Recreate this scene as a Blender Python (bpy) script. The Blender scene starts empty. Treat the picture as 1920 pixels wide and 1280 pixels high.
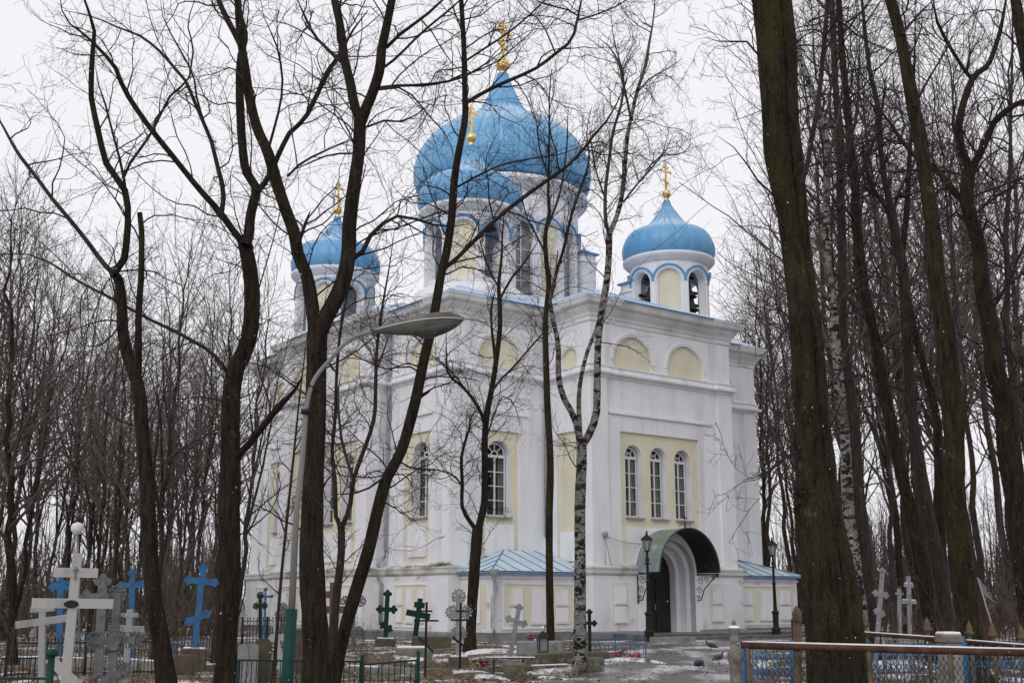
import bpy, math, random
import numpy as np
from mathutils import Vector, Matrix
from mathutils.geometry import tessellate_polygon

random.seed(7)
RNG = np.random.default_rng(11)
sc = bpy.context.scene
col = sc.collection

# ------------------------------------------------------------------ camera
F, HOR, EYE = 2166.0, 1125.5, 1.6            # focal length and horizon in photograph pixels (1920 x 1280)
TH = math.atan((HOR - 640) / F)
cam_d = bpy.data.cameras.new('camera'); cam = bpy.data.objects.new('camera', cam_d); col.objects.link(cam)
cam_d.sensor_width = 36; cam_d.lens = F / 1920 * 36; cam_d.clip_start = .1; cam_d.clip_end = 3000
cam.location = (0, 0, EYE); cam.rotation_euler = (math.pi / 2 + TH, 0, 0)
sc.camera = cam

# ------------------------------------------------------------------ overcast sky, weak soft sun
SUN_EL, SUN_AZ = math.radians(38), math.radians(205)      # azimuth clockwise from +Y: behind the camera to the left
w = bpy.data.worlds.new('World'); sc.world = w; w.use_nodes = True
nt = w.node_tree; nt.nodes.clear()
sky = nt.nodes.new('ShaderNodeTexSky'); sky.sky_type = 'NISHITA'; sky.sun_disc = False
sky.sun_elevation = SUN_EL; sky.sun_rotation = SUN_AZ; sky.dust_density = 6; sky.air_density = 1; sky.ozone_density = 1
hs = nt.nodes.new('ShaderNodeHueSaturation'); hs.inputs['Saturation'].default_value = .15
mx = nt.nodes.new('ShaderNodeMix'); mx.data_type = 'RGBA'; mx.inputs[0].default_value = .93
mx.inputs[7].default_value = (9.55, 9.45, 9.95, 1)           # the white cloud deck
bg = nt.nodes.new('ShaderNodeBackground'); bg.inputs[1].default_value = .1
wo = nt.nodes.new('ShaderNodeOutputWorld')
nt.links.new(sky.outputs[0], hs.inputs['Color']); nt.links.new(hs.outputs[0], mx.inputs[6])
nt.links.new(mx.outputs[2], bg.inputs[0]); nt.links.new(bg.outputs[0], wo.inputs[0])
sd = bpy.data.lights.new('sun', 'SUN'); sd.energy = .75; sd.angle = math.radians(40); sd.color = (1, .98, .95)
so = bpy.data.objects.new('sun', sd); col.objects.link(so)
dv = Vector((math.sin(SUN_AZ) * math.cos(SUN_EL), math.cos(SUN_AZ) * math.cos(SUN_EL), math.sin(SUN_EL)))
so.rotation_euler = dv.to_track_quat('Z', 'Y').to_euler(); so.location = dv * 60
vs = sc.view_settings; vs.view_transform = 'Standard'; vs.look = 'None'; vs.gamma = 1; vs.exposure = 0.0
vs.use_curve_mapping = False

# ------------------------------------------------------------------ picture <-> place
def ray(x, y):
    X = (x - 960) / F; h = -(y - 640) / F
    return (X, math.cos(TH) - h * math.sin(TH), math.sin(TH) + h * math.cos(TH))
def at(x, y, d):                     # the point seen at pixel x, y that lies d metres ahead
    r = ray(x, y); t = d / r[1]
    return Vector((r[0] * t, d, EYE + r[2] * t))
def gd(y, z=0):                      # distance at which a ground point is seen at row y
    r = ray(960, y); return (z - EYE) / r[2] * r[1]
def gnd(x, y, z=0):
    return at(x, y, gd(y, z))
def ybase(d, z=0):                   # row at which ground at distance d is seen
    Z = z - EYE
    return 640 - F * (-d * math.sin(TH) + Z * math.cos(TH)) / (d * math.cos(TH) + Z * math.sin(TH))
def pxm(d): return d / F             # metres per pixel

# ------------------------------------------------------------------ objects
def link(o, parent=None):
    col.objects.link(o)
    if parent is not None: o.parent = parent
    return o
def tag(o, label, cat, group=None, kind=None):
    o['label'] = label; o['category'] = cat
    if group: o['group'] = group
    if kind: o['kind'] = kind
    return o
def thing(name, label, cat, loc=(0, 0, 0), rz=0, group=None, rot=None):
    o = bpy.data.objects.new(name, None); o.empty_display_size = .2; link(o)
    o.location = loc; o.rotation_euler = rot if rot else (0, 0, rz)
    return tag(o, label, cat, group)
def mobj(name, me, mat, parent=None, loc=None, rot=None, scale=None):
    if mat is not None and not me.materials: me.materials.append(mat)
    o = link(bpy.data.objects.new(name, me), parent)
    if loc is not None: o.location = loc
    if rot is not None: o.rotation_euler = rot
    if scale is not None: o.scale = scale
    return o
def structure(o): o['kind'] = 'structure'; return o

class MB:
    def __init__(s): s.v = []; s.f = []; s.sm = []
    def add(s, vs, fs, smooth=False):
        n = len(s.v); s.v += [tuple(p) for p in vs]
        s.f += [tuple(i + n for i in f) for f in fs]; s.sm += [smooth] * len(fs); return s
    def box(s, x0, y0, z0, x1, y1, z1, M=None):
        P = [(x0,y0,z0),(x1,y0,z0),(x1,y1,z0),(x0,y1,z0),(x0,y0,z1),(x1,y0,z1),(x1,y1,z1),(x0,y1,z1)]
        if M is not None: P = [tuple(M @ Vector(p)) for p in P]
        return s.add(P, [(0,3,2,1),(4,5,6,7),(0,1,5,4),(1,2,6,5),(2,3,7,6),(3,0,4,7)])
    def bbox(s, x0, y0, z0, x1, y1, z1, b=.01, M=None):       # box with its upright edges chamfered
        pl = [(x0+b,y0),(x1-b,y0),(x1,y0+b),(x1,y1-b),(x1-b,y1),(x0+b,y1),(x0,y1-b),(x0,y0+b)]
        P = [(x,y,z0) for x,y in pl] + [(x,y,z1-b) for x,y in pl]
        cx, cy = (x0+x1)/2, (y0+y1)/2
        q = [(x + (b if x < cx else -b), y + (b if y < cy else -b), z1) for x, y in pl]
        P += q
        if M is not None: P = [tuple(M @ Vector(p)) for p in P]
        fs = [tuple(range(7,-1,-1)), tuple(range(16,24))]
        for k in range(2):
            for i in range(8): j = (i+1) % 8; fs.append((k*8+i, k*8+j, k*8+8+j, k*8+8+i))
        return s.add(P, fs)
    def tube(s, pts, rads, n=8, cap=True, smooth=True):
        pts = [Vector(p) for p in pts]
        if not hasattr(rads, '__len__'): rads = [rads] * len(pts)
        vs_, fs = [], []
        for i, p in enumerate(pts):
            t = (pts[min(i+1, len(pts)-1)] - pts[max(i-1, 0)]).normalized()
            a = t.cross(Vector((0,0,1)) if abs(t.z) < .95 else Vector((1,0,0))).normalized(); b = t.cross(a)
            for k in range(n):
                c = 2*math.pi*k/n; vs_.append(p + (a*math.cos(c) + b*math.sin(c)) * rads[i])
        for i in range(len(pts)-1):
            for k in range(n):
                j = (k+1) % n; fs.append((i*n+k, i*n+j, (i+1)*n+j, (i+1)*n+k))
        if cap: fs += [tuple(range(n-1,-1,-1)), tuple(range((len(pts)-1)*n, len(pts)*n))]
        return s.add(vs_, fs, smooth)
    def lathe(s, prof, n=24, c=(0,0,0), smooth=True, a0=0, a1=2*math.pi, M=None):
        full = abs(a1 - a0 - 2*math.pi) < 1e-6; m = n if full else n + 1
        vs_ = []
        for r, z in prof:
            for k in range(m):
                t = a0 + (a1-a0)*k/n; vs_.append((c[0]+r*math.cos(t), c[1]+r*math.sin(t), c[2]+z))
        if M is not None: vs_ = [tuple(M @ Vector(p)) for p in vs_]
        fs = []
        for i in range(len(prof)-1):
            for k in range(n):
                j = (k+1) % m; fs.append((i*m+k, i*m+j, (i+1)*m+j, (i+1)*m+k))
        return s.add(vs_, fs, smooth)
    def prism(s, poly, M, d0, d1):                       # M(a, z, d) -> point
        n = len(poly)
        P = [M(a, z, d0) for a, z in poly] + [M(a, z, d1) for a, z in poly]
        fs = [tuple(range(n)), tuple(range(2*n-1, n-1, -1))]
        for i in range(n): j = (i+1) % n; fs.append((i, j, n+j, n+i))
        return s.add(P, fs)
    def sheet(s, poly, M, d):
        return s.add([M(a, z, d) for a, z in poly], [tuple(range(len(poly)))])
    def facade(s, M, outer, holes, d):                   # a flat face with holes
        loops = [[Vector((a, z, 0)) for a, z in outer]] + [[Vector((a, z, 0)) for a, z in h] for h in holes]
        tris = tessellate_polygon(loops)
        P = [M(p.x, p.y, d) for L in loops for p in L]
        return s.add(P, [tuple(t) for t in tris])
    def reveal(s, M, poly, d0, d1, smooth=False):
        n = len(poly); P = [M(a, z, d0) for a, z in poly] + [M(a, z, d1) for a, z in poly]
        return s.add(P, [(i, (i+1) % n, n+(i+1) % n, n+i) for i in range(n)])
    def sweep(s, path, prof, closed=True):               # moulding: prof [(out, z)] swept round a plan path
        n = len(path); vs_ = []; m = len(prof)
        for i in range(n):
            p = Vector(path[i])
            t0 = (p - Vector(path[i-1])).normalized() if (closed or i > 0) else None
            t1 = (Vector(path[(i+1) % n]) - p).normalized() if (closed or i < n-1) else None
            t0 = t0 or t1; t1 = t1 or t0
            n0 = Vector((t0.y, -t0.x)); n1 = Vector((t1.y, -t1.x))
            k = 1 + n0.dot(n1); mi = (n0 + n1) / max(k, .2)
            for o, z in prof: vs_.append((p.x + mi.x*o, p.y + mi.y*o, z))
        fs = []
        for i in range(n if closed else n-1):
            j = (i+1) % n
            for k in range(m-1): fs.append((i*m+k, j*m+k, j*m+k+1, i*m+k+1))
        return s.add(vs_, fs)
    def mesh(s, name):
        me = bpy.data.meshes.new(name); me.from_pydata(s.v, [], s.f)
        me.polygons.foreach_set('use_smooth', s.sm); me.update(); return me
    def build(s, name, mat, parent=None, **k):
        return mobj(name, s.mesh(name), mat, parent, **k)

# ------------------------------------------------------------------ materials
def mat(name, c, rough=.8, c2=None, scale=3, lo=.4, hi=.6, stretch=(1,1,1), bump=0, bscale=40, metal=0, detail=6,
        c3=None, scale3=1, lo3=.5, hi3=.6, stretch3=(1,1,1), spec=.18, coat=0):
    m = bpy.data.materials.new(name); m.use_nodes = True; t = m.node_tree; N = t.nodes; L = t.links
    b = N['Principled BSDF']; b.inputs['Roughness'].default_value = rough; b.inputs['Metallic'].default_value = metal
    b.inputs['Specular IOR Level'].default_value = spec
    c = (*c, 1); b.inputs['Base Color'].default_value = c
    tc = N.new('ShaderNodeTexCoord'); last = None
    def layer(prev, colr, sc_, lo_, hi_, st):
        mp = N.new('ShaderNodeMapping'); mp.inputs['Scale'].default_value = st; L.new(tc.outputs['Object'], mp.inputs['Vector'])
        no = N.new('ShaderNodeTexNoise'); no.inputs['Scale'].default_value = sc_; no.inputs['Detail'].default_value = detail
        L.new(mp.outputs[0], no.inputs['Vector'])
        mr = N.new('ShaderNodeMapRange'); mr.inputs[1].default_value = lo_; mr.inputs[2].default_value = hi_
        L.new(no.outputs[0], mr.inputs[0])
        mi = N.new('ShaderNodeMix'); mi.data_type = 'RGBA'; L.new(mr.outputs[0], mi.inputs[0])
        if prev is None: mi.inputs[6].default_value = c
        else: L.new(prev, mi.inputs[6])
        mi.inputs[7].default_value = (*colr, 1); return mi.outputs[2]
    if c2: last = layer(last, c2, scale, lo, hi, stretch)
    if c3: last = layer(last, c3, scale3, lo3, hi3, stretch3)
    if last is not None: L.new(last, b.inputs['Base Color'])
    if bump:
        no = N.new('ShaderNodeTexNoise'); no.inputs['Scale'].default_value = bscale; no.inputs['Detail'].default_value = 5
        mp = N.new('ShaderNodeMapping'); mp.inputs['Scale'].default_value = stretch; L.new(tc.outputs['Object'], mp.inputs['Vector'])
        L.new(mp.outputs[0], no.inputs['Vector'])
        bp = N.new('ShaderNodeBump'); bp.inputs['Strength'].default_value = bump; bp.inputs['Distance'].default_value = .02
        L.new(no.outputs[0], bp.inputs['Height']); L.new(bp.outputs[0], b.inputs['Normal'])
    return m
WHITE = mat('white_plaster', (.79,.79,.82), .9, (.70,.70,.72), 1.2, .45, .75, (1,1,.35), .15, 30, c3=(.56,.56,.56), scale3=.9, lo3=.56, hi3=.80, stretch3=(1.6,1.6,.12))
WHITE2 = mat('white_trim', (.79,.79,.82), .85, (.60,.60,.60), 1.5, .5, .8, (1,1,.5), .1, 30)
DIRTY = mat('stained_ledge', (.60,.60,.59), .9, (.36,.36,.28), 1.1, .5, .68, (1,1,1), .3, 30, c3=(.20,.21,.12), scale3=.7, lo3=.56, hi3=.68)
CORN = mat('cornice_plaster', (.72,.72,.735), .9, (.50,.495,.485), .8, .42, .7, (1,1,.6), .2, 20)
YEL = mat('cream_yellow', (.72,.68,.525), .9, (.62,.59,.47), 1.4, .4, .7, (1,1,.5), .1, 30)
WHITEB = mat('base_plaster', (.76,.76,.785), .9, (.60,.60,.60), 1.0, .45, .75, (1,1,.5), .15, 30, c3=(.30,.30,.20), scale3=.8, lo3=.60, hi3=.75, stretch3=(1,1,1.4))
YELP = mat('pale_yellow', (.70,.68,.56), .9, (.66,.64,.54), 1.2, .4, .7, (1,1,.5), .1, 30)
PLINTH = mat('grey_plinth', (.24,.24,.235), .9, (.15,.15,.14), 1.5, .4, .7, (1,1,1), .3, 20)
BLUE = mat('dome_blue', (.095,.305,.56), .38, (.16,.40,.635), 1.6, .38, .7, (1,1,.25), .12, 5, spec=.55, c3=(.22,.44,.64), scale3=1.0, lo3=.55, hi3=.8, stretch3=(1,1,.2))
def snow_toplight(m, amount, lo, hi):                     # thin snow on flatter sheet; also paints in lighter tops against shaded flanks
    t = m.node_tree; N = t.nodes; L = t.links; b = N['Principled BSDF']; src = b.inputs['Base Color'].links[0].from_socket
    g = N.new('ShaderNodeNewGeometry'); sp = N.new('ShaderNodeSeparateXYZ'); L.new(g.outputs['Normal'], sp.inputs[0])
    r = N.new('ShaderNodeMapRange'); r.inputs[1].default_value = lo; r.inputs[2].default_value = hi; r.inputs[4].default_value = amount; L.new(sp.outputs[2], r.inputs[0])
    no = N.new('ShaderNodeTexNoise'); no.inputs['Scale'].default_value = 2.2; no.inputs['Detail'].default_value = 8
    mu = N.new('ShaderNodeMath'); mu.operation = 'MULTIPLY'; r2 = N.new('ShaderNodeMapRange'); r2.inputs[1].default_value = .3; r2.inputs[2].default_value = .6
    L.new(no.outputs[0], r2.inputs[0]); L.new(r.outputs[0], mu.inputs[0]); L.new(r2.outputs[0], mu.inputs[1])
    k = N.new('ShaderNodeMix'); k.data_type = 'RGBA'; L.new(mu.outputs[0], k.inputs[0]); L.new(src, k.inputs[6]); k.inputs[7].default_value = (.74,.77,.82,1); L.new(k.outputs[2], b.inputs['Base Color'])
snow_toplight(BLUE, .8, .5, .92)
BLUET = mat('blue_trim', (.14,.31,.53), .5, (.09,.2,.36), 3, .45, .7)
ROOFP = mat('pale_blue_sheet', (.47,.60,.69), .45, (.58,.68,.75), 1.5, .4, .7, (1,1,1), .05, 8)
SEAM = mat('seam_blue', (.16,.27,.36), .45)
GOLD = mat('gilding', (.86,.62,.24), .38, metal=1, c2=(.66,.44,.15), scale=4, lo=.5, hi=.7)
GLASS = bpy.data.materials.new('window_glass'); GLASS.use_nodes = True
_t = GLASS.node_tree; _t.nodes.clear()
_o = _t.nodes.new('ShaderNodeOutputMaterial'); _m = _t.nodes.new('ShaderNodeMixShader'); _g = _t.nodes.new('ShaderNodeBsdfGlossy')
_r = _t.nodes.new('ShaderNodeBsdfTransparent'); _f = _t.nodes.new('ShaderNodeLayerWeight'); _f.inputs[0].default_value = .5
_pw = _t.nodes.new('ShaderNodeMath'); _pw.operation = 'POWER'; _pw.inputs[1].default_value = 4; _ma = _t.nodes.new('ShaderNodeMath'); _ma.operation = 'MULTIPLY_ADD'; _ma.inputs[1].default_value = .7; _ma.inputs[2].default_value = .035
_g.inputs['Roughness'].default_value = .04; _r.inputs[0].default_value = (.6,.63,.63,1)
_t.links.new(_f.outputs['Facing'], _pw.inputs[0]); _t.links.new(_pw.outputs[0], _ma.inputs[0]); _t.links.new(_ma.outputs[0], _m.inputs[0]); _t.links.new(_r.outputs[0], _m.inputs[1]); _t.links.new(_g.outputs[0], _m.inputs[2]); _t.links.new(_m.outputs[0], _o.inputs[0])
CURT = mat('lace_curtain', (.5,.5,.48), .9, (.25,.24,.22), 6, .4, .6, (1,1,.1))
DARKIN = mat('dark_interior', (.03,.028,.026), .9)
FRAME = mat('window_paint', (.72,.72,.73), .5)
SILL = mat('zinc_sill', (.33,.34,.35), .5, (.24,.24,.25), 5, .4, .6)
PIPE = mat('zinc_pipe', (.40,.41,.43), .45, (.28,.28,.29), 4, .4, .7, metal=.3)
DOORM = mat('dark_door', (.022,.018,.016), .5, (.035,.03,.026), 6, .4, .7, (3,3,.3), .2, 30)
IRON = mat('black_iron', (.015,.015,.016), .5, (.03,.025,.022), 8, .5, .7)
BRONZE = mat('bell_bronze', (.06,.055,.045), .5, metal=.6)
CANOPY = mat('canopy_sheet', (.21,.265,.285), .42, (.19,.205,.14), .7, .42, .62, (1,1,1), .05, 8, c3=(.40,.50,.56), scale3=1.5, lo3=.58, hi3=.78)
STEP = mat('wet_stone', (.10,.10,.10), .35, (.17,.17,.165), 2.5, .4, .7, (1,1,1), .2, 20)
CONC = mat('concrete', (.27,.265,.25), .85, (.17,.165,.15), 3, .4, .65, (1,1,1), .3, 25)
SNOW = mat('snow', (.80,.81,.84), .75, (.70,.71,.75), 5, .4, .7, (1,1,1), .4, 12)
# ================================================================== the ground
def hz(x, y):
    k = np.clip((44 - y) / 8, 0, 1) * np.clip((y - 6) / 6, 0, 1)
    return k * (.05*np.sin(x*.9+.4*y) + .045*np.sin(y*1.1-x*.35+1) + .03*np.sin(x*2.3+1.7*y)) - .02
def axis(lo, hi, a, b, fine, coarse):
    return np.unique(np.round(np.concatenate([np.arange(lo, a, coarse), np.arange(a, b, fine), np.arange(b, hi+coarse, coarse)]), 3))
_xs = axis(-700, 700, -28, 28, .4, 24); _ys = axis(-120, 1500, 8, 56, .4, 30)
_X, _Y = np.meshgrid(_xs, _ys); _Z = hz(_X, _Y)
def ground_mat():
    m = bpy.data.materials.new('leafy_snowy_ground'); m.use_nodes = True; t = m.node_tree; N = t.nodes; L = t.links
    b = N['Principled BSDF']; b.inputs['Roughness'].default_value = .9
    tc = N.new('ShaderNodeTexCoord')
    def noise(s, d=8, st=(1,1,1)):
        mp = N.new('ShaderNodeMapping'); mp.inputs['Scale'].default_value = st; L.new(tc.outputs['Object'], mp.inputs[0])
        n = N.new('ShaderNodeTexNoise'); n.inputs['Scale'].default_value = s; n.inputs['Detail'].default_value = d; n.inputs['Roughness'].default_value = .65
        L.new(mp.outputs[0], n.inputs['Vector']); return n.outputs[0]
    def rng(v, a, c):
        r = N.new('ShaderNodeMapRange'); r.inputs[1].default_value = a; r.inputs[2].default_value = c; L.new(v, r.inputs[0]); return r.outputs[0]
    def mix(f, a, c):
        k = N.new('ShaderNodeMix'); k.data_type = 'RGBA'; L.new(f, k.inputs[0])
        for i, q in ((6, a), (7, c)):
            if isinstance(q, tuple): k.inputs[i].default_value = (*q, 1)
            else: L.new(q, k.inputs[i])
        return k.outputs[2]
    soil = mix(rng(noise(9), .35, .65), (.055,.043,.03), (.15,.115,.075))
    soil = mix(rng(noise(1.3), .5, .7), soil, (.075,.08,.035))
    both = mix(rng(noise(.55, 10), .50, .60), soil, (.72,.73,.76))
    both = mix(rng(noise(6, 6), .60, .68), both, (.62,.63,.66))
    L.new(both, b.inputs['Base Color'])
    bp = N.new('ShaderNodeBump'); bp.inputs['Distance'].default_value = .06; bp.inputs['Strength'].default_value = .8
    L.new(noise(7), bp.inputs['Height']); L.new(bp.outputs[0], b.inputs['Normal'])
    return m
_me = bpy.data.meshes.new('ground'); _nx, _ny = len(_xs), len(_ys)
_i = np.arange(_nx*_ny).reshape(_ny, _nx)
_f = np.stack([_i[:-1,:-1], _i[:-1,1:], _i[1:,1:], _i[1:,:-1]], -1).reshape(-1, 4)
_me.from_pydata(np.stack([_X, _Y, _Z], -1).reshape(-1, 3).tolist(), [], _f.tolist())
_me.polygons.foreach_set('use_smooth', [True]*len(_me.polygons))
structure(mobj('ground', _me, ground_mat()))
def path_mat():
    return mat('wet_path', (.12,.118,.115), .32, (.60,.61,.64), .8, .50, .62, (1,.55,1), .25, 6, c3=(.20,.195,.185), scale3=3.5, lo3=.52, hi3=.66)
# trodden path from the porch towards the camera
_pl = [(1240,1203),(1205,1212),(1160,1226),(1130,1240),(1080,1258),(985,1276),(820,1312)]
_pr = [(1500,1199),(1470,1212),(1440,1230),(1420,1250),(1400,1280),(1380,1340),(1330,1420)]
_mb = MB(); _P = []
for (a, b_), (c, d) in zip(_pl, _pr):
    A, B = gnd(a, b_), gnd(c, d)
    for k in range(9):
        q = A.lerp(B, k/8); e = .25*math.sin(k*0)*0
        _P.append((q.x, q.y, float(hz(q.x, q.y)) + .012 if 0 < k < 8 else float(hz(q.x, q.y)) - .03))
_fs = []
for i in range(len(_pl)-1):
    for k in range(8): _fs.append((i*9+k, i*9+k+1, (i+1)*9+k+1, (i+1)*9+k))
# finer rows so the sheet follows the ground
_mb2 = MB(); rows = []
for i in range(len(_pl)-1):
    for s in range(8):
        rows.append([Vector(_P[i*9+k]).lerp(Vector(_P[(i+1)*9+k]), s/8) for k in range(9)])
rows.append([Vector(_P[(len(_pl)-1)*9+k]) for k in range(9)])
V = []
for r in rows:
    for k in range(33):
        u = k/32*8; a = min(int(u), 7); q = r[a].lerp(r[a+1], u-a)
        z = float(hz(q.x, q.y)) + .016
        if k in (0, 32): z -= .06
        V.append((q.x, q.y, z))
_mb2.add(V, [(i*33+k, i*33+k+1, (i+1)*33+k+1, (i+1)*33+k) for i in range(len(rows)-1) for k in range(32)], True)
structure(_mb2.build('path', path_mat()))

# ================================================================== the church  (local x along the west front, local y along the south side)
PSI = math.radians(37.056)
church = thing('church', 'white cathedral with cream niches and five blue onion domes', 'church', (-2.636, 50, 0), PSI)
a_, b_, m_ = 5.3, 14.15, 19.6          # re-entrant corner, far end of the arm, whole side
p_, q_ = 3.2, 1.06                     # how far the west and south arms stand out
ZL0, ZL1, ZS0, ZS1, ZC0, ZE = 2.66, 3.04, 11.5, 11.92, 14.15, 14.95
def MW(v0): return lambda a, z, d: (a, v0 + d, z)      # west-facing plane, d goes into the wall
def MS(u0): return lambda a, z, d: (u0 + d, a, z)      # south-facing plane
def rect(a0, z0, a1, z1): return [(a0,z0),(a1,z0),(a1,z1),(a0,z1)]
def arch(a0, a1, z0, zsp, n=14, k=1.0, r=None):
    c = (a0+a1)/2; r = (a1-a0)/2
    return [(a0,z0),(a1,z0)] + [(c + r*math.cos(t), zsp + k*r*math.sin(t)) for t in [math.pi*i/n for i in range(n+1)]]
outline = [(0,m_),(0,b_),(-q_,b_),(-q_,a_),(0,a_),(0,0),(a_,0),(a_,-p_),(b_,-p_),(b_,0),(m_,0),(m_,m_)]
def with_pilasters(pts, w=.85, o=.12):
    n = len(pts); out = []
    for i in range(n):
        p = Vector(pts[i]); t0 = (p - Vector(pts[i-1])).normalized(); t1 = (Vector(pts[(i+1) % n]) - p).normalized()
        n0 = Vector((t0.y, -t0.x)); n1 = Vector((t1.y, -t1.x))
        if t0.cross(t1) > 0:       # convex: a pilaster wraps the corner
            l0 = min(w, (p - Vector(pts[i-1])).length * .45); l1 = min(w, (Vector(pts[(i+1) % n]) - p).length * .45)
            out += [p - t0*l0, p - t0*l0 + n0*o, p + n0*o + n1*o, p + t1*l1 + n1*o, p + t1*l1]
        else: out.append(p)
    return [(v.x, v.y) for v in out]
pil = with_pilasters(outline)
def window(M, a0, a1, z0, zsp, wall_d, rows=4):
    """white casement with fanlight; frame mesh > panes, curtain, sill"""
    d = wall_d + .30; c = (a0+a1)/2; r = (a1-a0)/2; k = .055; zt = zsp - .10
    fr = MB()
    def bar(x0, y0, x1, y1, dd=0, t=.07): fr.prism(rect(x0, y0, x1, y1), M, d+dd, d+dd+t)
    bar(a0, z0, a0+k, zsp); bar(a1-k, z0, a1, zsp); bar(a0+k, z0, a1-k, z0+k+.03); bar(a0-.0, zt, a1, zsp+.03, -.015, .1)
    bar(c-.038, z0+k+.03, c+.038, zt, -.004)
    zz = [z0+k+.03 + (zt-z0-k-.03)*i/rows for i in range(rows+1)]
    for z in zz[1:-1]: bar(a0+k, z-.018, c-.038, z+.018, .006, .05); bar(c+.038, z-.018, a1-k, z+.018, .006, .05)
    n = 14
    ro, ri = r, r-.07
    for i in range(n):
        t0, t1 = math.pi*i/n, math.pi*(i+1)/n
        fr.prism([(c+ro*math.cos(t0), zsp+ro*math.sin(t0)), (c+ro*math.cos(t1), zsp+ro*math.sin(t1)), (c+ri*math.cos(t1), zsp+ri*math.sin(t1)), (c+ri*math.cos(t0), zsp+ri*math.sin(t0))], M, d, d+.07)
        q0, q1 = r*.36, r*.26
        fr.prism([(c+q0*math.cos(t0), zsp+.03+q0*math.sin(t0)), (c+q0*math.cos(t1), zsp+.03+q0*math.sin(t1)), (c+q1*math.cos(t1), zsp+.03+q1*math.sin(t1)), (c+q1*math.cos(t0), zsp+.03+q1*math.sin(t0))], M, d+.008, d+.06)
    for t in (math.pi*.25, math.pi*.5, math.pi*.75) if r > .5 else (math.pi*.3, math.pi*.7):
        e = Vector((math.cos(t), math.sin(t))); s_ = Vector((-e.y, e.x))*.022
        A, B = e*r*.34, e*(r-.05)
        fr.prism([(c+(A+s_).x, zsp+.03+(A+s_).y), (c+(B+s_).x, zsp+.03+(B+s_).y), (c+(B-s_).x, zsp+.03+(B-s_).y), (c+(A-s_).x, zsp+.03+(A-s_).y)], M, d+.01, d+.06)
    wi = fr.build('window', FRAME, church)
    for i in range(rows):
        for x0, x1 in ((a0+k, c-.038), (c+.038, a1-k)):
            MB().sheet(rect(x0, zz[i]+.01, x1, zz[i+1]-.01), M, d+.035+random.uniform(-.002,.002)).build('pane', GLASS, wi)
    cuts = [0, math.pi*.25, math.pi*.5, math.pi*.75, math.pi] if r > .5 else [0, math.pi*.3, math.pi*.7, math.pi]
    for t0, t1 in zip(cuts[:-1], cuts[1:]):
        P = [(c+(r-.03)*math.cos(t0+(t1-t0)*i/5), zsp+.03+(r-.05)*math.sin(t0+(t1-t0)*i/5)) for i in range(6)]
        P += [(c+r*.2*math.cos(t1+(t0-t1)*i/5), zsp+.03+r*.2*math.sin(t1+(t0-t1)*i/5)) for i in range(6)]
        MB().sheet(P, M, d+.035).build('pane', GLASS, wi)
    cu = MB()
    for s0, s1 in ((a0+.02, a0+.02+r*.5), (a1-.02-r*.5, a1-.02)):
        n = 10; P = []
        for i in range(n+1):
            x = s0+(s1-s0)*i/n; dd = d+.13+.03*(i % 2)
            P += [M(x, z0, dd), M(x, zsp+r*.3, dd)]
        cu.add(P, [(2*i, 2*i+2, 2*i+3, 2*i+1) for i in range(n)])
    cu.build('curtain', CURT, wi)
    MB().prism(rect(a0-.1, z0-.1, a1+.1, z0-.02), M, wall_d-.14, wall_d+.29).build('sill', SILL, wi)
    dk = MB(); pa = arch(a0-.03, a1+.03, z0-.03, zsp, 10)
    dk.reveal(M, pa, d+.09, d+1.1); dk.sheet(pa, M, d+1.1); dk.build('dark_room', DARKIN, wi)

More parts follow.
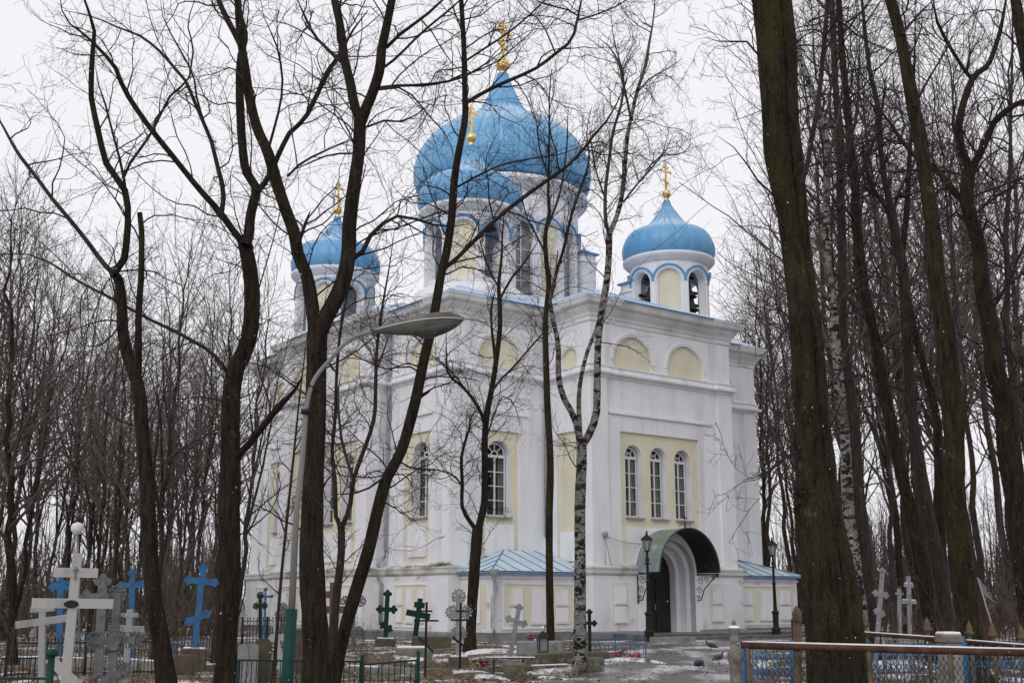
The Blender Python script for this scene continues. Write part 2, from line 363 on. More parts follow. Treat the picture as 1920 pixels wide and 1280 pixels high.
def wall_face(M, a0, a1, luns, recs, blind=(), ledge=None, rz=3.22, extra=()):
    """one stretch of wall with lunette niches, cream recess, windows, apron"""
    holes = []; niche = []; RD = .12
    for l0, l1 in luns:
        pa = arch(l0, l1, ZS1+.0, ZS1+.38, 18); pa[0] = (l0, ZS1+.01); pa[1] = (l1, ZS1+.01)
        holes.append(pa); niche.append(pa)
    for r in recs: holes.append(rect(r[0], rz, r[1], 9.05))
    wl = MB(); wl.facade(M, rect(a0, 0, a1, ZE), holes + list(extra), 0)
    for h in holes: wl.reveal(M, h, 0, RD)
    wl.build('wall', WHITE, church)
    for pa in niche:
        MB().sheet(pa, M, RD-.002).build('niche_panel', YEL, church)
        l0, l1 = pa[0][0], pa[1][0]; c = (l0+l1)/2; r = (l1-l0)/2; tr = MB(); n = 20
        for ro, ri, dd in ((r+.17, r+.09, -.055), (r+.09, r+.0, -.03)):
            for i in range(n):
                t0, t1 = math.pi*i/n, math.pi*(i+1)/n; z = ZS1+.38
                tr.prism([(c+ro*math.cos(t0), z+ro*math.sin(t0)), (c+ro*math.cos(t1), z+ro*math.sin(t1)), (c+ri*math.cos(t1), z+ri*math.sin(t1)), (c+ri*math.cos(t0), z+ri*math.sin(t0))], M, dd, .01)
        tr.build('archivolt', WHITE2, church)
    for r0, r1, wins, ap in recs:
        wh = [arch(x0-.06, x1+.06, 5.2, 7.98, 16) for x0, x1 in wins]
        rp = MB(); rp.facade(M, rect(r0, rz, r1, 9.05), wh, RD-.003); rp.build('recess_panel', YEL, church)
        rv = MB()
        for h in wh: rv.reveal(M, h, RD-.003, RD+.42)
        if wh: rv.build('window_reveal', WHITE2, church)
        for x0, x1 in wins: window(M, x0, x1, 5.25, 7.98, RD)
        for x0, x1, z0, z1 in ap: MB().prism(rect(x0, z0, x1, z1), M, .03, RD+.01).build('apron_panel', WHITE2, church)
    for x0, x1 in blind:                      # blind arch drawn by a raised rim
        tr = MB(); P = arch(x0, x1, 4.6, 8.0, 14); Q = arch(x0+.1, x1-.1, 4.6, 8.0, 14)
        P = P[1:] + P[:1]; Q = Q[1:] + Q[:1]
        for i in range(len(P)-1): tr.prism([P[i], P[i+1], Q[i+1], Q[i]], M, RD-.04, RD)
        tr.build('blind_arch', YEL, church)
    if ledge: MB().prism(rect(ledge[0], 9.80, ledge[1], 9.92), M, -.10, .01).build('ledge', WHITE2, church)

RW = lambda s: (7.0+s, 12.0+s)
# west arm front, with the doorway below
wall_w = [(7.42, 8.33), (8.98, 9.89), (10.54, 11.45)]
wall_face(MW(-p_), a_, b_, [(6.66,9.08),(10.09,12.51)], [(6.98, 11.98, wall_w, [])], ledge=(6.28,12.87), rz=4.78, extra=[arch(8.08, 11.12, .1, 2.75, 22)])
for x0, x1 in ((6.98,7.24),(11.72,11.98)): MB().prism(rect(x0, 3.2, x1, 4.78), MW(-p_), -.004, .05).build('pale_strip', YELP, church)
# corner block, west and south faces
wall_face(MW(0), 0, a_, [(1.40,3.80)], [(1.62, 3.70, [(2.06,3.22)], [(1.86,3.46,3.5,4.9)])], ledge=(1.62,4.2))
wall_face(MS(0), 0, a_, [(1.25,3.55)], [(1.70, 3.80, [(2.06,3.22)], [(2.02,3.5,3.5,4.9)])], ledge=(1.5,3.9))
# south side of the west arm, west side of the south arm
wall_face(MS(a_), -p_, 0, [(-2.35,-1.15)], [(-2.45,-.75,[],[(-2.3,-.9,3.3,4.6)])], blind=[(-2.2,-1.0)])
wall_face(MW(a_), -q_, 0, [], [])
wall_face(MS(-q_), a_, b_, [(6.0,8.4),(11.05,13.45)], [(6.35, 13.1, [(6.95,7.88),(8.80,9.73),(10.65,11.58)], [(6.8,12.6,3.4,4.75)])], ledge=(6.3,13.1))
wall_face(MS(0), b_, m_, [(15.8,18.2)], [(15.9, 17.95, [(16.3,17.4)], [(16.1,17.7,3.5,4.9)])], ledge=(15.8,18))
wall_face(MW(0), b_, m_, [(15.8,18.2)], [(15.9, 17.95, [(16.3,17.4)], [(16.1,17.7,3.5,4.9)])], ledge=(15.8,18))
mb = MB(); mb.sheet(rect(-p_, 0, 0, ZE), MS(b_), 0); mb.build('wall', WHITE, church)
mb = MB(); mb.sheet(rect(-q_, 0, 0, ZE), MW(b_), 0); mb.build('wall', WHITE, church)
mb = MB(); mb.sheet(rect(0, 0, m_, ZE), MS(m_), 0); mb.build('wall', WHITE, church)
mb = MB(); mb.sheet(rect(0, 0, m_, ZE), MW(m_), 0); mb.build('wall', WHITE, church)
# pilasters at the outer corners, each its own part
n_ = len(outline)
for i in range(n_):
    p = Vector(outline[i]); t0 = (p - Vector(outline[i-1])).normalized(); t1 = (Vector(outline[(i+1) % n_]) - p).normalized()
    if t0.cross(t1) <= 0: continue
    n0 = Vector((t0.y, -t0.x)); n1 = Vector((t1.y, -t1.x))
    l0 = min(.85, (p - Vector(outline[i-1])).length*.45); l1 = min(.85, (Vector(outline[(i+1) % n_]) - p).length*.45)
    for z0, z1, o in ((ZL1-.1, ZS0+.02, .125), (ZS1-.02, ZC0+.05, .105)):
        A, B, C = p - t0*l0, p + n0*o + n1*o, p + t1*l1
        pl = [A, A + n0*o, B, C + n1*o, C, p - n0*.05 - n1*.05]
        mb = MB(); mb.prism([(v.x, v.y) for v in pl], lambda a, z, d: (a, z, d), z0, z1); mb.build('pilaster', WHITE, church)
# mouldings
MB().sweep(pil, [(0,ZS0-.12),(.05,ZS0-.10),(.07,ZS0),(.20,ZS0+.03),(.24,ZS0+.08),(.24,ZS0+.16),(.12,ZS0+.20),(.10,ZS0+.36),(.16,ZS0+.39),(.16,ZS1),(0,ZS1+.03)]).build('string_course', WHITE2, church)
MB().sweep(pil, [(0,ZC0-.25),(.04,ZC0-.22),(.05,ZC0-.05),(.10,ZC0),(.12,ZC0+.10),(.22,ZC0+.22),(.30,ZC0+.32),(.32,ZC0+.42),(.46,ZC0+.46),(.52,ZC0+.52),(.56,ZC0+.66),(.60,ZC0+.72),(.60,ZE-.02),(0,ZE-.02)]).build('cornice', CORN, church)
# low base storey, thicker than the wall, with its sloping ledge
base = with_pilasters(outline, 1.0, .1)
_LP = [(.26,.02),(.26,ZL0),(.30,ZL0+.03),(.36,ZL0+.10),(.37,ZL0+.26),(.40,ZL0+.29),(.40,ZL0+.36),(.0,ZL1+.12)]
_PP = [(.40,-.3),(.40,.26),(.34,.31),(.26,.33)]
_around = outline[9:] + outline[:8]                       # everything but the west front, which the doorway cuts
_around = [(7.9,-p_)][:0] + [(11.35,-p_),(b_,-p_)] + _around + [(7.85,-p_)]
MB().sweep(_around, _LP[:2], False).build('base_wall', WHITEB, church)
MB().sweep(_around, _LP[1:], False).build('base_ledge', DIRTY, church)
MB().sweep(_around, _PP, False).build('plinth', PLINTH, church)

def base_panels(M, a0, a1, d, pale=False, groups=((.0,1.0),)):
    """cream field with raised white blocks: small pair, tall, small pair"""
    for g0, g1 in groups:
        x0, x1 = a0+(a1-a0)*g0, a0+(a1-a0)*g1; W = x1-x0
        MB().prism(rect(x0, .55, x1, 2.26), M, d-.012, d+.05).build('cream_field', YELP if pale else YEL, church)
        fr = MB()
        for r in (rect(x0-.10,.45,x0,2.36), rect(x1,.45,x1+.10,2.36), rect(x0,2.26,x1,2.36), rect(x0,.45,x1,.55)): fr.prism(r, M, d-.045, d+.02)
        fr.build('field_frame', WHITE2, church)
        for c, wd, zz in ((.17,.17,((1.46,2.07),(.72,1.30))), (.5,.22,((.70,2.07),)), (.83,.17,((1.46,2.07),(.72,1.30)))):
            for z0, z1 in zz:
                MB().prism(rect(x0+W*(c-wd/2), z0, x0+W*(c+wd/2), z1), M, d-.07, d).build('raised_block', WHITE2, church)
                MB().prism(rect(x0+W*(c-wd/2)-.03, z0-.06, x0+W*(c+wd/2)+.03, z0-.012), M, d-.09, d).build('block_sill', WHITE2, church)
base_panels(MS(-.26), 1.35, 4.0, 0)
base_panels(MS(-q_-.26), 6.0, 9.2, 0); base_panels(MS(-q_-.26), 10.2, 13.4, 0)
base_panels(MS(-.26), 15.6, 18.4, 0)
for x0, x1 in ((6.2,6.95),(12.2,12.95)):      # two blocks one above the other beside the door
    M = MW(-p_-.26)
    MB().prism(rect(x0-.06, .55, x1+.06, 2.36), M, -.012, .03).build('cream_field', YELP, church)
    for z0, z1 in ((1.50,2.2),(.72,1.36)):
        MB().prism(rect(x0+.05, z0, x1-.05, z1), M, -.07, 0).build('raised_block', WHITE2, church)
        MB().prism(rect(x0, z0-.06, x1, z0-.012), M, -.10, 0).build('block_sill', WHITE2, church)

# ---- roofs
def roof(name, V, Fs): return MB().add(V, Fs).build(name, BLUE, church)
o = .66
eo = MB(); eo.sweep(outline, [(.60,ZE-.018),(.68,ZE-.02),(.68,ZE+.025),(.55,ZE+.02)]); eo.build('eave_flashing', BLUET, church)
def hip(x0, y0, x1, y1, ix0, iy0, ix1, iy1, z1):
    V = [(x0,y0,ZE+.02),(x1,y0,ZE+.02),(x1,y1,ZE+.02),(x0,y1,ZE+.02),(ix0,iy0,z1),(ix1,iy0,z1),(ix1,iy1,z1),(ix0,iy1,z1)]
    roof('roof', V, [(0,1,5,4),(1,2,6,5),(2,3,7,6),(3,0,4,7),(4,5,6,7)])
for cx, cy in ((0,0),(m_-a_-.6,0),(0,m_-a_-.6),(m_-a_-.6,m_-a_-.6)):
    hip(cx-.6, cy-.6, cx+a_+1.2, cy+a_+1.2, cx+1.2, cy+1.2, cx+4.8, cy+4.8, 15.9)
hip(a_-.64, -p_-.64, b_+.64, 9, 9.0, .9, 10.5, 8, 16.9)
hip(-q_-.64, a_-.64, 9, b_+.64, 2.8, 9.0, 8, 10.5, 16.9)
hip(6, a_-.62, m_+.6, b_+.62, 10, 9.0, 16, 10.5, 16.88)
hip(a_-.62, 6, b_+.62, m_+.6, 9.0, 10, 10.5, 16, 16.88)
MB().box(5.6,5.6,15,14.2,14.2,17.5).build('drum_base', WHITE, church)

# ---- drums, domes, crosses
def onion(cx, cy, prof, gores, parent_name='dome'):
    r0, z0 = prof[0]
    core = MB(); core.lathe([(0,z0-.02),(r0*.97,z0-.02)], 48, (cx,cy,0)); 
    dome = core.build(parent_name, BLUET, church)
    zs = [p[1] for p in prof]
    # smooth the profile
    pts = []
    for i in range(len(prof)-1):
        p0 = prof[max(i-1,0)]; p1 = prof[i]; p2 = prof[i+1]; p3 = prof[min(i+2,len(prof)-1)]
        for s in range(5):
            t = s/5
            pts.append(tuple(.5*((2*p1[k]) + (-p0[k]+p2[k])*t + (2*p0[k]-5*p1[k]+4*p2[k]-p3[k])*t*t + (-p0[k]+3*p1[k]-3*p2[k]+p3[k])*t**3) for k in (0,1)))
    pts.append(prof[-1])
    M = 6; rm = max(p[0] for p in prof)
    V = []; half = math.pi/gores
    for r, z in pts:
        for k in range(M+1):
            t = -half + 2*half*k/M; bul = 1 + .016*math.cos(t/half*math.pi/2)*min(1, r/rm*1.3)
            rr = r*bul; V.append((rr*math.cos(t), rr*math.sin(t), z))
    fs = [(i*(M+1)+k, i*(M+1)+k+1, (i+1)*(M+1)+k+1, (i+1)*(M+1)+k) for i in range(len(pts)-1) for k in range(M)]
    me = MB().add(V, fs, True).mesh('dome_panel')
    for g in range(gores): mobj('dome_panel', me, BLUE, dome, loc=(cx,cy,0), rot=(0,0,2*math.pi*(g+.5)/gores))
    se = MB(); se.tube([(r+.004, 0, z) for r, z in pts[::2]], .02 if rm > 3 else .014, 4, smooth=False); se = se.mesh('dome_seam')
    for g in range(gores): mobj('dome_seam', se, SEAMB, dome, loc=(cx,cy,0), rot=(0,0,2*math.pi*g/gores))
    return dome
SEAMB = mat('dome_seam_blue', (.15,.36,.60), .4)
def cross(cx, cy, zb, ztop, ballr):
    h = ztop - zb
    f = MB(); f.lathe([(ballr*.75,-ballr*2.3),(ballr*.62,-ballr*1.6),(ballr*.42,-ballr*1.15),(ballr*.55,-ballr*.95),(ballr*.9,-ballr*.45),(ballr,0),(ballr*.88,ballr*.5),(ballr*.5,ballr*.9),(ballr*.25,ballr*1.05),(ballr*.2,ballr*1.35)], 18, (cx,cy,zb))
    f.build('finial', GOLD, church)
    c = MB(); t = h*.027; z0 = zb + ballr
    def bar(x0, x1, z, dz=0, k=t):
        M_ = Matrix.Translation((cx,cy,z)) @ Matrix.Rotation(dz, 4, 'Y'); c.box(x0,-t*.8,-k,x1,t*.8,k, M=M_)
    c.box(cx-t, cy-t*.9, z0, cx+t, cy+t*.9, ztop)
    hh = ztop - z0
    bar(-hh*.13, hh*.13, z0+hh*.88); bar(-hh*.27, hh*.27, z0+hh*.72); bar(-hh*.15, hh*.15, z0+hh*.34, .5)
    for x, z in ((-hh*.27,z0+hh*.72),(hh*.27,z0+hh*.72),(0,ztop)):
        c.lathe([(0,-t*1.5),(t*1.25,0),(0,t*1.5)], 8, (cx+x,cy,z))
    c.build('dome_cross', GOLD, church)
def drum(cx, cy, r, z0, ztop, zarch, bays, a_off, kind, hw, thick, pier_trim=True):
    """round drum with arched bays; kind(i) -> 'open', 'blind' or 'window'"""
    bw = 2*math.pi*r/bays; wl = MB(); hood = MB(); N = 16
    def P(s, z, d): t = a_off + s/r; return (cx+(r-d)*math.cos(t), cy+(r-d)*math.sin(t), z)
    zsp = zarch - bw/2*.98; zo = zsp
    for i in range(bays):
        c = (i+.5)*bw; k = kind(i)
        us = sorted(set([-bw/2 + bw*j/6 for j in range(7) if abs(-bw/2+bw*j/6) >= hw-1e-6] + [hw*math.cos(math.pi*j/N) for j in range(N+1)]))
        zf = lambda u: zo + math.sqrt(max(hw*hw-u*u, 0)) if abs(u) < hw-1e-6 else None
        zb = z0 + (.5 if k != 'open' else .5)
        for u0, u1 in zip(us[:-1], us[1:]):
            inside = abs((u0+u1)/2) < hw
            for d in (0, thick):
                if inside and (d == 0 or k == 'open'):
                    w0 = zo + math.sqrt(max(hw*hw-u0*u0,0)); w1 = zo + math.sqrt(max(hw*hw-u1*u1,0))
                    wl.add([P(c+u0,w0,d),P(c+u1,w1,d),P(c+u1,ztop,d),P(c+u0,ztop,d)], [(0,1,2,3)], True)
                    wl.add([P(c+u0,z0,d),P(c+u1,z0,d),P(c+u1,zb,d),P(c+u0,zb,d)], [(0,1,2,3)], True)
                else: wl.add([P(c+u0,z0,d),P(c+u1,z0,d),P(c+u1,ztop,d),P(c+u0,ztop,d)], [(0,1,2,3)], True)
            if inside:
                w0 = zo + math.sqrt(max(hw*hw-u0*u0,0)); w1 = zo + math.sqrt(max(hw*hw-u1*u1,0))
                dd = thick if k == 'open' else (.14 if k == 'blind' else .32)
                wl.add([P(c+u0,w0,0),P(c+u1,w1,0),P(c+u1,w1,dd),P(c+u0,w0,dd)], [(0,1,2,3)])
                wl.add([P(c+u0,zb,0),P(c+u1,zb,0),P(c+u1,zb,dd),P(c+u0,zb,dd)], [(0,1,2,3)])
        dd = thick if k == 'open' else (.14 if k == 'blind' else .32)
        for e in (-hw, hw): wl.add([P(c+e,zb,0),P(c+e,zo,0),P(c+e,zo,dd),P(c+e,zb,dd)], [(0,1,2,3)])
        if k != 'open':
            pn = MB()
            ss = [hw*math.cos(math.pi*j/N) for j in range(N+1)]
            for u0, u1 in zip(ss[1:], ss[:-1]):
                w0 = zo + math.sqrt(max(hw*hw-u0*u0,0)); w1 = zo + math.sqrt(max(hw*hw-u1*u1,0)); e = .13 if k == 'blind' else .30
                pn.add([P(c+u0,zb,e),P(c+u1,zb,e),P(c+u1,w1,e),P(c+u0,w0,e)], [(0,1,2,3)], True)
            pn.build('drum_niche' if k == 'blind' else 'drum_window', YEL if k == 'blind' else DRUMGLASS, church)
            if k == 'window':
                fr = MB()
                for u in (-hw*.02,): fr.tube([P(c, zb, .27), P(c, zo+hw*.95, .27)], .04, 4)
                for j in range(1, 5): z = zb+(zo-zb)*j/4.2; fr.tube([P(c-hw, z, .27), P(c, z, .262), P(c+hw, z, .27)], .03, 4)
                fr.build('drum_window_bar', FRAME, church)
        # scalloped hood, blue on top of a white rim
        n = 16
        for lo, hi, dz, tgt in ((bw/2*.80, bw/2*.93, .10, 0), (bw/2*.93, bw/2*1.06, .16, 1)):
            b = wl if tgt == 0 else hood
            for j in range(n):
                t0, t1 = math.pi*j/n, math.pi*(j+1)/n
                q = [(lo,t0),(hi,t0),(hi,t1),(lo,t1)]
                V = [P(c+rr*math.cos(t), zsp+rr*math.sin(t), 0) for rr, t in q] + [P(c+rr*math.cos(t), zsp+rr*math.sin(t), -dz) for rr, t in q]
                b.add(V, [(4,5,6,7),(0,3,7,4),(1,2,6,5),(0,1,5,4),(2,3,7,6)])
        if pier_trim:                          # pier between two bays
            V = []
            for z in (z0, zsp):
                for s_, d in ((bw/2-.14,0),(bw/2-.14,-.09),(bw/2+.14,-.09),(bw/2+.14,0)): V.append(P(c+s_, z, d))
            wl.add(V, [(0,1,5,4),(1,2,6,5),(2,3,7,6),(4,5,6,7)])
    wl.build('drum', WHITE, church); hood.build('drum_hood', BLUET, church)
DRUMGLASS = mat('drum_glass', (.17,.175,.18), .2, (.25,.25,.25), 1.5, .45, .65)
small = [(2.30,20.14),(2.47,20.26),(2.55,20.5),(2.57,20.85),(2.48,21.2),(2.32,21.52),(2.08,21.80),(1.64,22.0),(1.12,22.3),(.77,22.72),(.46,23.18),(.25,23.5),(.17,23.8)]
def small_tower(cx, cy):
    MB().lathe([(2.75,15.2),(2.75,15.9),(2.55,15.95),(2.55,16.05),(2.35,16.12)], 40, (cx,cy,0)).build('tower_base', WHITE, church)
    drum(cx, cy, 2.18, 15.95, 19.75, 19.38, 8, math.radians(45-22.5), lambda i: 'blind' if i % 2 == 0 else 'open', .63, .40)
    MB().lathe([(2.18,19.66),(2.26,19.68),(2.32,19.79),(2.44,19.87),(2.56,20.0),(2.58,20.12),(2.3,20.2)], 48, (cx,cy,0)).build('drum_cornice', WHITE, church)
    onion(cx, cy, small, 20); cross(cx, cy, 24.22, 26.0, .25)
T = 3.05
for cx, cy in ((T,T),(m_-T+.1,T),(T,m_-T+.3),(m_-T,m_-T)): small_tower(cx, cy)
CC = (10.0, 9.8)
drum(CC[0], CC[1], 4.38, 17.0, 23.5, 22.0, 16, math.radians(45-11.25), lambda i: 'blind' if i % 2 == 0 else 'window', .60, .42)
MB().lathe([(4.38,23.3),(4.48,23.4),(4.60,23.6),(4.84,23.8),(4.97,23.95),(4.98,24.08),(4.75,24.28),(4.38,24.42)], 64, (*CC,0)).build('drum_cornice', WHITE, church)
MB().lathe([(4.9,16.4),(4.9,17.0),(4.6,17.15),(4.6,17.3),(4.3,17.35)], 48, (*CC,0)).build('tower_base', WHITE, church)
big = [(4.42,24.42),(4.78,24.56),(5.02,25.0),(5.11,25.6),(5.08,26.2),(4.95,26.7),(4.65,27.25),(4.2,27.85),(3.52,28.42),(2.70,28.90),(1.95,29.24),(1.42,29.72),(.96,30.6),(.56,31.5),(.30,32.25)]
onion(CC[0], CC[1], big, 28); cross(CC[0], CC[1], 32.85, 35.7, .42)
# square pedestals with blue caps on the roof
for px, py, h in ((m_-T+.1-1.55, T+1.25, 18.85), (CC[0]+3.3, CC[1]-3.3, 20.75)):
    pd = MB(); pd.box(px-.5,py-.5,15.3,px+.5,py+.5,h); pd.box(px-.58,py-.58,h-.5,px+.58,py+.58,h-.4); pd.build('roof_pedestal', WHITE, church)
    MB().box(px-.66,py-.66,h,px+.66,py+.66,h+.08).add([(px-.55,py-.55,h+.082),(px+.55,py-.55,h+.082),(px+.55,py+.55,h+.082),(px-.55,py+.55,h+.082),(px,py,h+.42)], [(0,1,4),(1,2,4),(2,3,4),(3,0,4)]).build('pedestal_cap', BLUET, church)
# bells in the north-west belfry
CM = Matrix.Translation((-2.636, 50, 0)) @ Matrix.Rotation(PSI, 4, 'Z')
def wp(u, v, z=0): return CM @ Vector((u, v, z))
bellp = [(.0,.62),(.10,.62),(.16,.56),(.19,.40),(.24,.2),(.34,.06),(.42,0),(.40,-.02),(.30,.05)]
_bu, _bv = m_-T+.1, T
_bells = [(_bu, _bv-1.35, 17.85, 1.3, 'large dark bronze bell hanging high in the right arch of the front belfry'),
          (_bu+.15, _bv-1.45, 17.1, 1.1, 'bronze bell hanging below the large one in the right belfry arch'),
          (_bu+.3, _bv-1.5, 16.6, .75, 'smallest bell, lowest in the right arch of the belfry'),
          (_bu-1.3, _bv+.1, 17.7, 1.35, 'large dark bronze bell in the left arch of the belfry'),
          (_bu-1.4, _bv+.45, 17.1, .95, 'smaller bell hanging below the large one in the left belfry arch')]
for u, v, z, s, lab in _bells:
    t = thing('church_bell', lab, 'bell', wp(u, v, z), PSI, 'bells in the north-west belfry')
    MB().lathe([(r*s, h*s) for r, h in bellp], 20).build('bell_body', BRONZE, t)
    MB().tube([(0,0,.6*s),(0,0,.6*s+.35)], .05*s, 6).box(-.5,-.06,.6*s+.3,.5,.06,.6*s+.44).build('headstock', DOORM, t)
    MB().lathe([(0,-.12*s),(.07*s,-.08*s),(.07*s,-.02*s),(.02*s,.05*s),(.02*s,.4*s)], 8).build('clapper', IRON, t)

# ---- annexes in the re-entrant corners
def annex(u0, u1, v1, side):
    f = .02
    bx = MB(); bx.box(u0, v1, -.2, u1, .1, 2.72); bx.box(u0-.06, v1-.06, 2.5, u1+.06, .1, 2.60); bx.build('annex_wall', WHITEB, church)
    MB().box(u0-.08, v1-.08, -.3, u1+.08, .1, .33).build('annex_plinth', PLINTH, church)
    e = .28; z0, z1 = 2.80, 3.78
    if side > 0: h = (u0+2.45, 0.0); A, B = (u0-e, v1-e), (u1+.0, v1-e); back = (u0-e, 0.0)
    else: h = (u1-2.45, 0.0); A, B = (u1+e, v1-e), (u0, v1-e); back = (u1+e, 0.0)
    rf = MB(); rf.box(min(A[0],B[0]), v1-e, z0-.09, max(A[0],B[0]), 0, z0-.03); ro = rf.build('annex_roof', BLUET, church)
    # front slope in sheets
    n = 7
    for i in range(n):
        s0, s1 = i/n, (i+1)/n
        b0 = A[0]+(B[0]-A[0])*s0; b1 = A[0]+(B[0]-A[0])*s1
        k = (h[0]-A[0])/(B[0]-A[0])
        def top(s):
            if s < k: tt = s/k; return (A[0]+(h[0]-A[0])*tt, (v1-e)*(1-tt), z0+(z1-z0)*tt)
            return (A[0]+(B[0]-A[0])*s, 0, z1)
        P = [(b0,v1-e,z0),(b1,v1-e,z0),top(s1),top(s0)]
        if s0 < k < s1: P = [(b0,v1-e,z0),(b1,v1-e,z0),top(s1),(h[0],0,z1),top(s0)]
        MB().add(P, [tuple(range(len(P)))]).build('roof_sheet', ROOFP, ro)
        if i: 
            t0 = top(s0); MB().tube([(b0,v1-e,z0+.015),(t0[0],t0[1],t0[2]+.015)], .02, 4).build('roof_seam', SEAM, ro)
    n = 4
    for i in range(n):
        y0, y1 = (v1-e)*(1-i/n), (v1-e)*(1-(i+1)/n)
        def tp(y): tt = 1-y/(v1-e); return (A[0]+(h[0]-A[0])*tt, y, z0+(z1-z0)*tt)
        MB().add([(A[0],y0,z0),(A[0],y1,z0),tp(y1),tp(y0)], [(0,1,2,3)]).build('roof_sheet', ROOFP, ro)
        if i: t0 = tp(y0); MB().tube([(A[0],y0,z0+.015),(t0[0],t0[1],t0[2]+.015)], .02, 4).build('roof_seam', SEAM, ro)
    MB().tube([(A[0],A[1],z0+.02),(h[0],0,z1+.02)], .028, 5).build('hip_cap', SEAM, ro)
annex(.40, a_, -2.55, 1); annex(b_, 19.4, -2.55, -1)
base_panels(MW(-2.55), .95, 4.65, 0); base_panels(MW(-2.55), b_+.75, 19.15, 0, True)
MB().prism(rect(-2.1, .5, -.35, 2.26), MS(.40), -.012, .03).build('cream_field', YEL, church)
MB().prism(rect(-1.75, .7, -.7, 2.05), MS(.40), -.07, .03).build('raised_block', WHITE2, church)

# ---- down pipes
def downpipe(pts, parent=church, r=.075): 
    d = MB(); d.tube(pts, r, 10); 
    d.lathe([(.08,0),(.20,.22),(.20,.34)], 10, tuple(Vector(pts[0])+Vector((0,0,-.1)))); return d.build('downpipe', PIPE, parent)
downpipe([(-.25,a_-.18,14.0),(-.14,a_-.18,13.6),(-.14,a_-.18,3.9),(-.16,a_-.2,3.6),(-.55,a_-.25,3.2),(-.55,a_-.25,2.7),(-.4,a_-.3,2.35),(-.4,a_-.3,.6)])
downpipe([(a_-.2,-.2,14.0),(a_-.17,-.14,13.6),(a_-.17,-.14,4.4)])
downpipe([(.30,-2.75,2.62),(.30,-2.75,2.45),(.52,-2.66,2.1),(.30,-2.68,1.75),(.30,-2.68,.55),(.24,-2.85,.38)])
# slack cable with a hook on the south-west corner
MB().tube([(-.2,a_-.3,4.05),(-.2,4.2,3.85),(-.2,2.8,3.75),(-.2,1.6,3.95),(-.2,.7,4.25),(-.05,-.1,4.32),(.9,-.12,4.0),(1.8,-.1,3.75)], .018, 5).build('cable', SILL, church)
MB().tube([(a_+.5,-p_-.18,4.35),(a_+1.6,-p_-.15,4.1),(a_+3.0,-p_-.12,4.05)], .016, 5).build('cable', SILL, church)
MB().tube([(a_+.45,-p_-.25,3.1),(a_+.5,-p_-.18,4.35),(a_+.75,-p_-.3,3.05)], .016, 5).lathe([(0,-.12),(.1,-.1),(.13,.02),(.1,.12),(0,.14)], 10, (a_+.5,-p_-.22,4.4)).build('cable_bracket', SILL, church)

# ---- porch: doorway, canopy, brackets
DX = 9.6; M = MW(-p_-.26)
dw = MB()
for hw, d0, d1 in ((1.52,-.05,.30),(1.30,.30,.75),(1.10,.75,1.25)):
    pa = arch(DX-hw, DX+hw, .1, 2.75, 22)
    dw.reveal(M, pa, d0, d1)
    if hw > 1.2:
        h2 = {1.52:1.30, 1.30:1.10}[hw]; pb = arch(DX-h2, DX+h2, .1, 2.75, 22)
        for i in range(1, len(pa)): j = (i+1) % len(pa); dw.add([M(*pa[i],d1),M(*pa[j],d1),M(*pb[j],d1),M(*pb[i],d1)], [(0,1,2,3)])
dw.build('doorway', WHITE2, church)
# portal surround standing proud of the base storey; covers the wall behind with its own opening
pf = MB(); outer = arch(DX-1.95, DX+1.95, .05, 2.75, 22); inner = arch(DX-1.52, DX+1.52, .05, 2.75, 22)
for i in range(1, len(outer)):
    j = (i+1) % len(outer)
    if i == len(outer)-1: pass
    pf.prism([outer[i],outer[j],inner[j],inner[i]], M, -.06, .275)
pf.build('portal_surround', WHITE2, church)
dpa = arch(DX-1.1, DX+1.1, .1, 2.75, 22)
# dark leaves, deep inside the stepped doorway
dl = MB(); dl.prism(dpa, M, 1.15, 1.24); door = dl.build('door', DOORM, church)
for s in (-1, 1):
    for z0, z1 in ((.35,1.1),(1.25,2.3),(2.45,3.2)):
        MB().prism(rect(DX+s*.55-.38, z0, DX+s*.55+.38, z1), M, 1.11, 1.15).build('door_panel', DOORM, door)
MB().tube([M(DX+.08,1.15,1.08),M(DX+.08,1.45,1.08)], .025, 6).build('handle', PIPE, door)
# barrel canopy of painted sheet
CR, CX, CZ, CV0, CV1 = 1.86, 9.42, 2.82, -p_-.2, -p_-1.72
can = MB(); n = 36; V = []
for v in (CV0, (CV0+CV1)/2, CV1):
    for i in range(n+1):
        t = math.pi*i/n; V.append((CX+CR*math.cos(t), v, CZ+CR*1.03*math.sin(t)))
can.add(V, [(k*(n+1)+i, k*(n+1)+i+1, (k+1)*(n+1)+i+1, (k+1)*(n+1)+i) for k in range(2) for i in range(n)], True)
canopy = can.build('canopy', CANOPY, church)
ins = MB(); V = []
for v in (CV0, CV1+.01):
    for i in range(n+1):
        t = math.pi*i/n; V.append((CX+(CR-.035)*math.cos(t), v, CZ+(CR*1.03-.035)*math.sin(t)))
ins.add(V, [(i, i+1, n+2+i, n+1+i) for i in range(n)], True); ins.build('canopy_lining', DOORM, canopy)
rim = MB(); rim.tube([(CX+CR*math.cos(math.pi*i/n), CV1, CZ+CR*1.03*math.sin(math.pi*i/n)) for i in range(n+1)], .04, 6)
rim.build('canopy_rim', mat('dark_rim', (.05,.085,.095), .5), canopy)
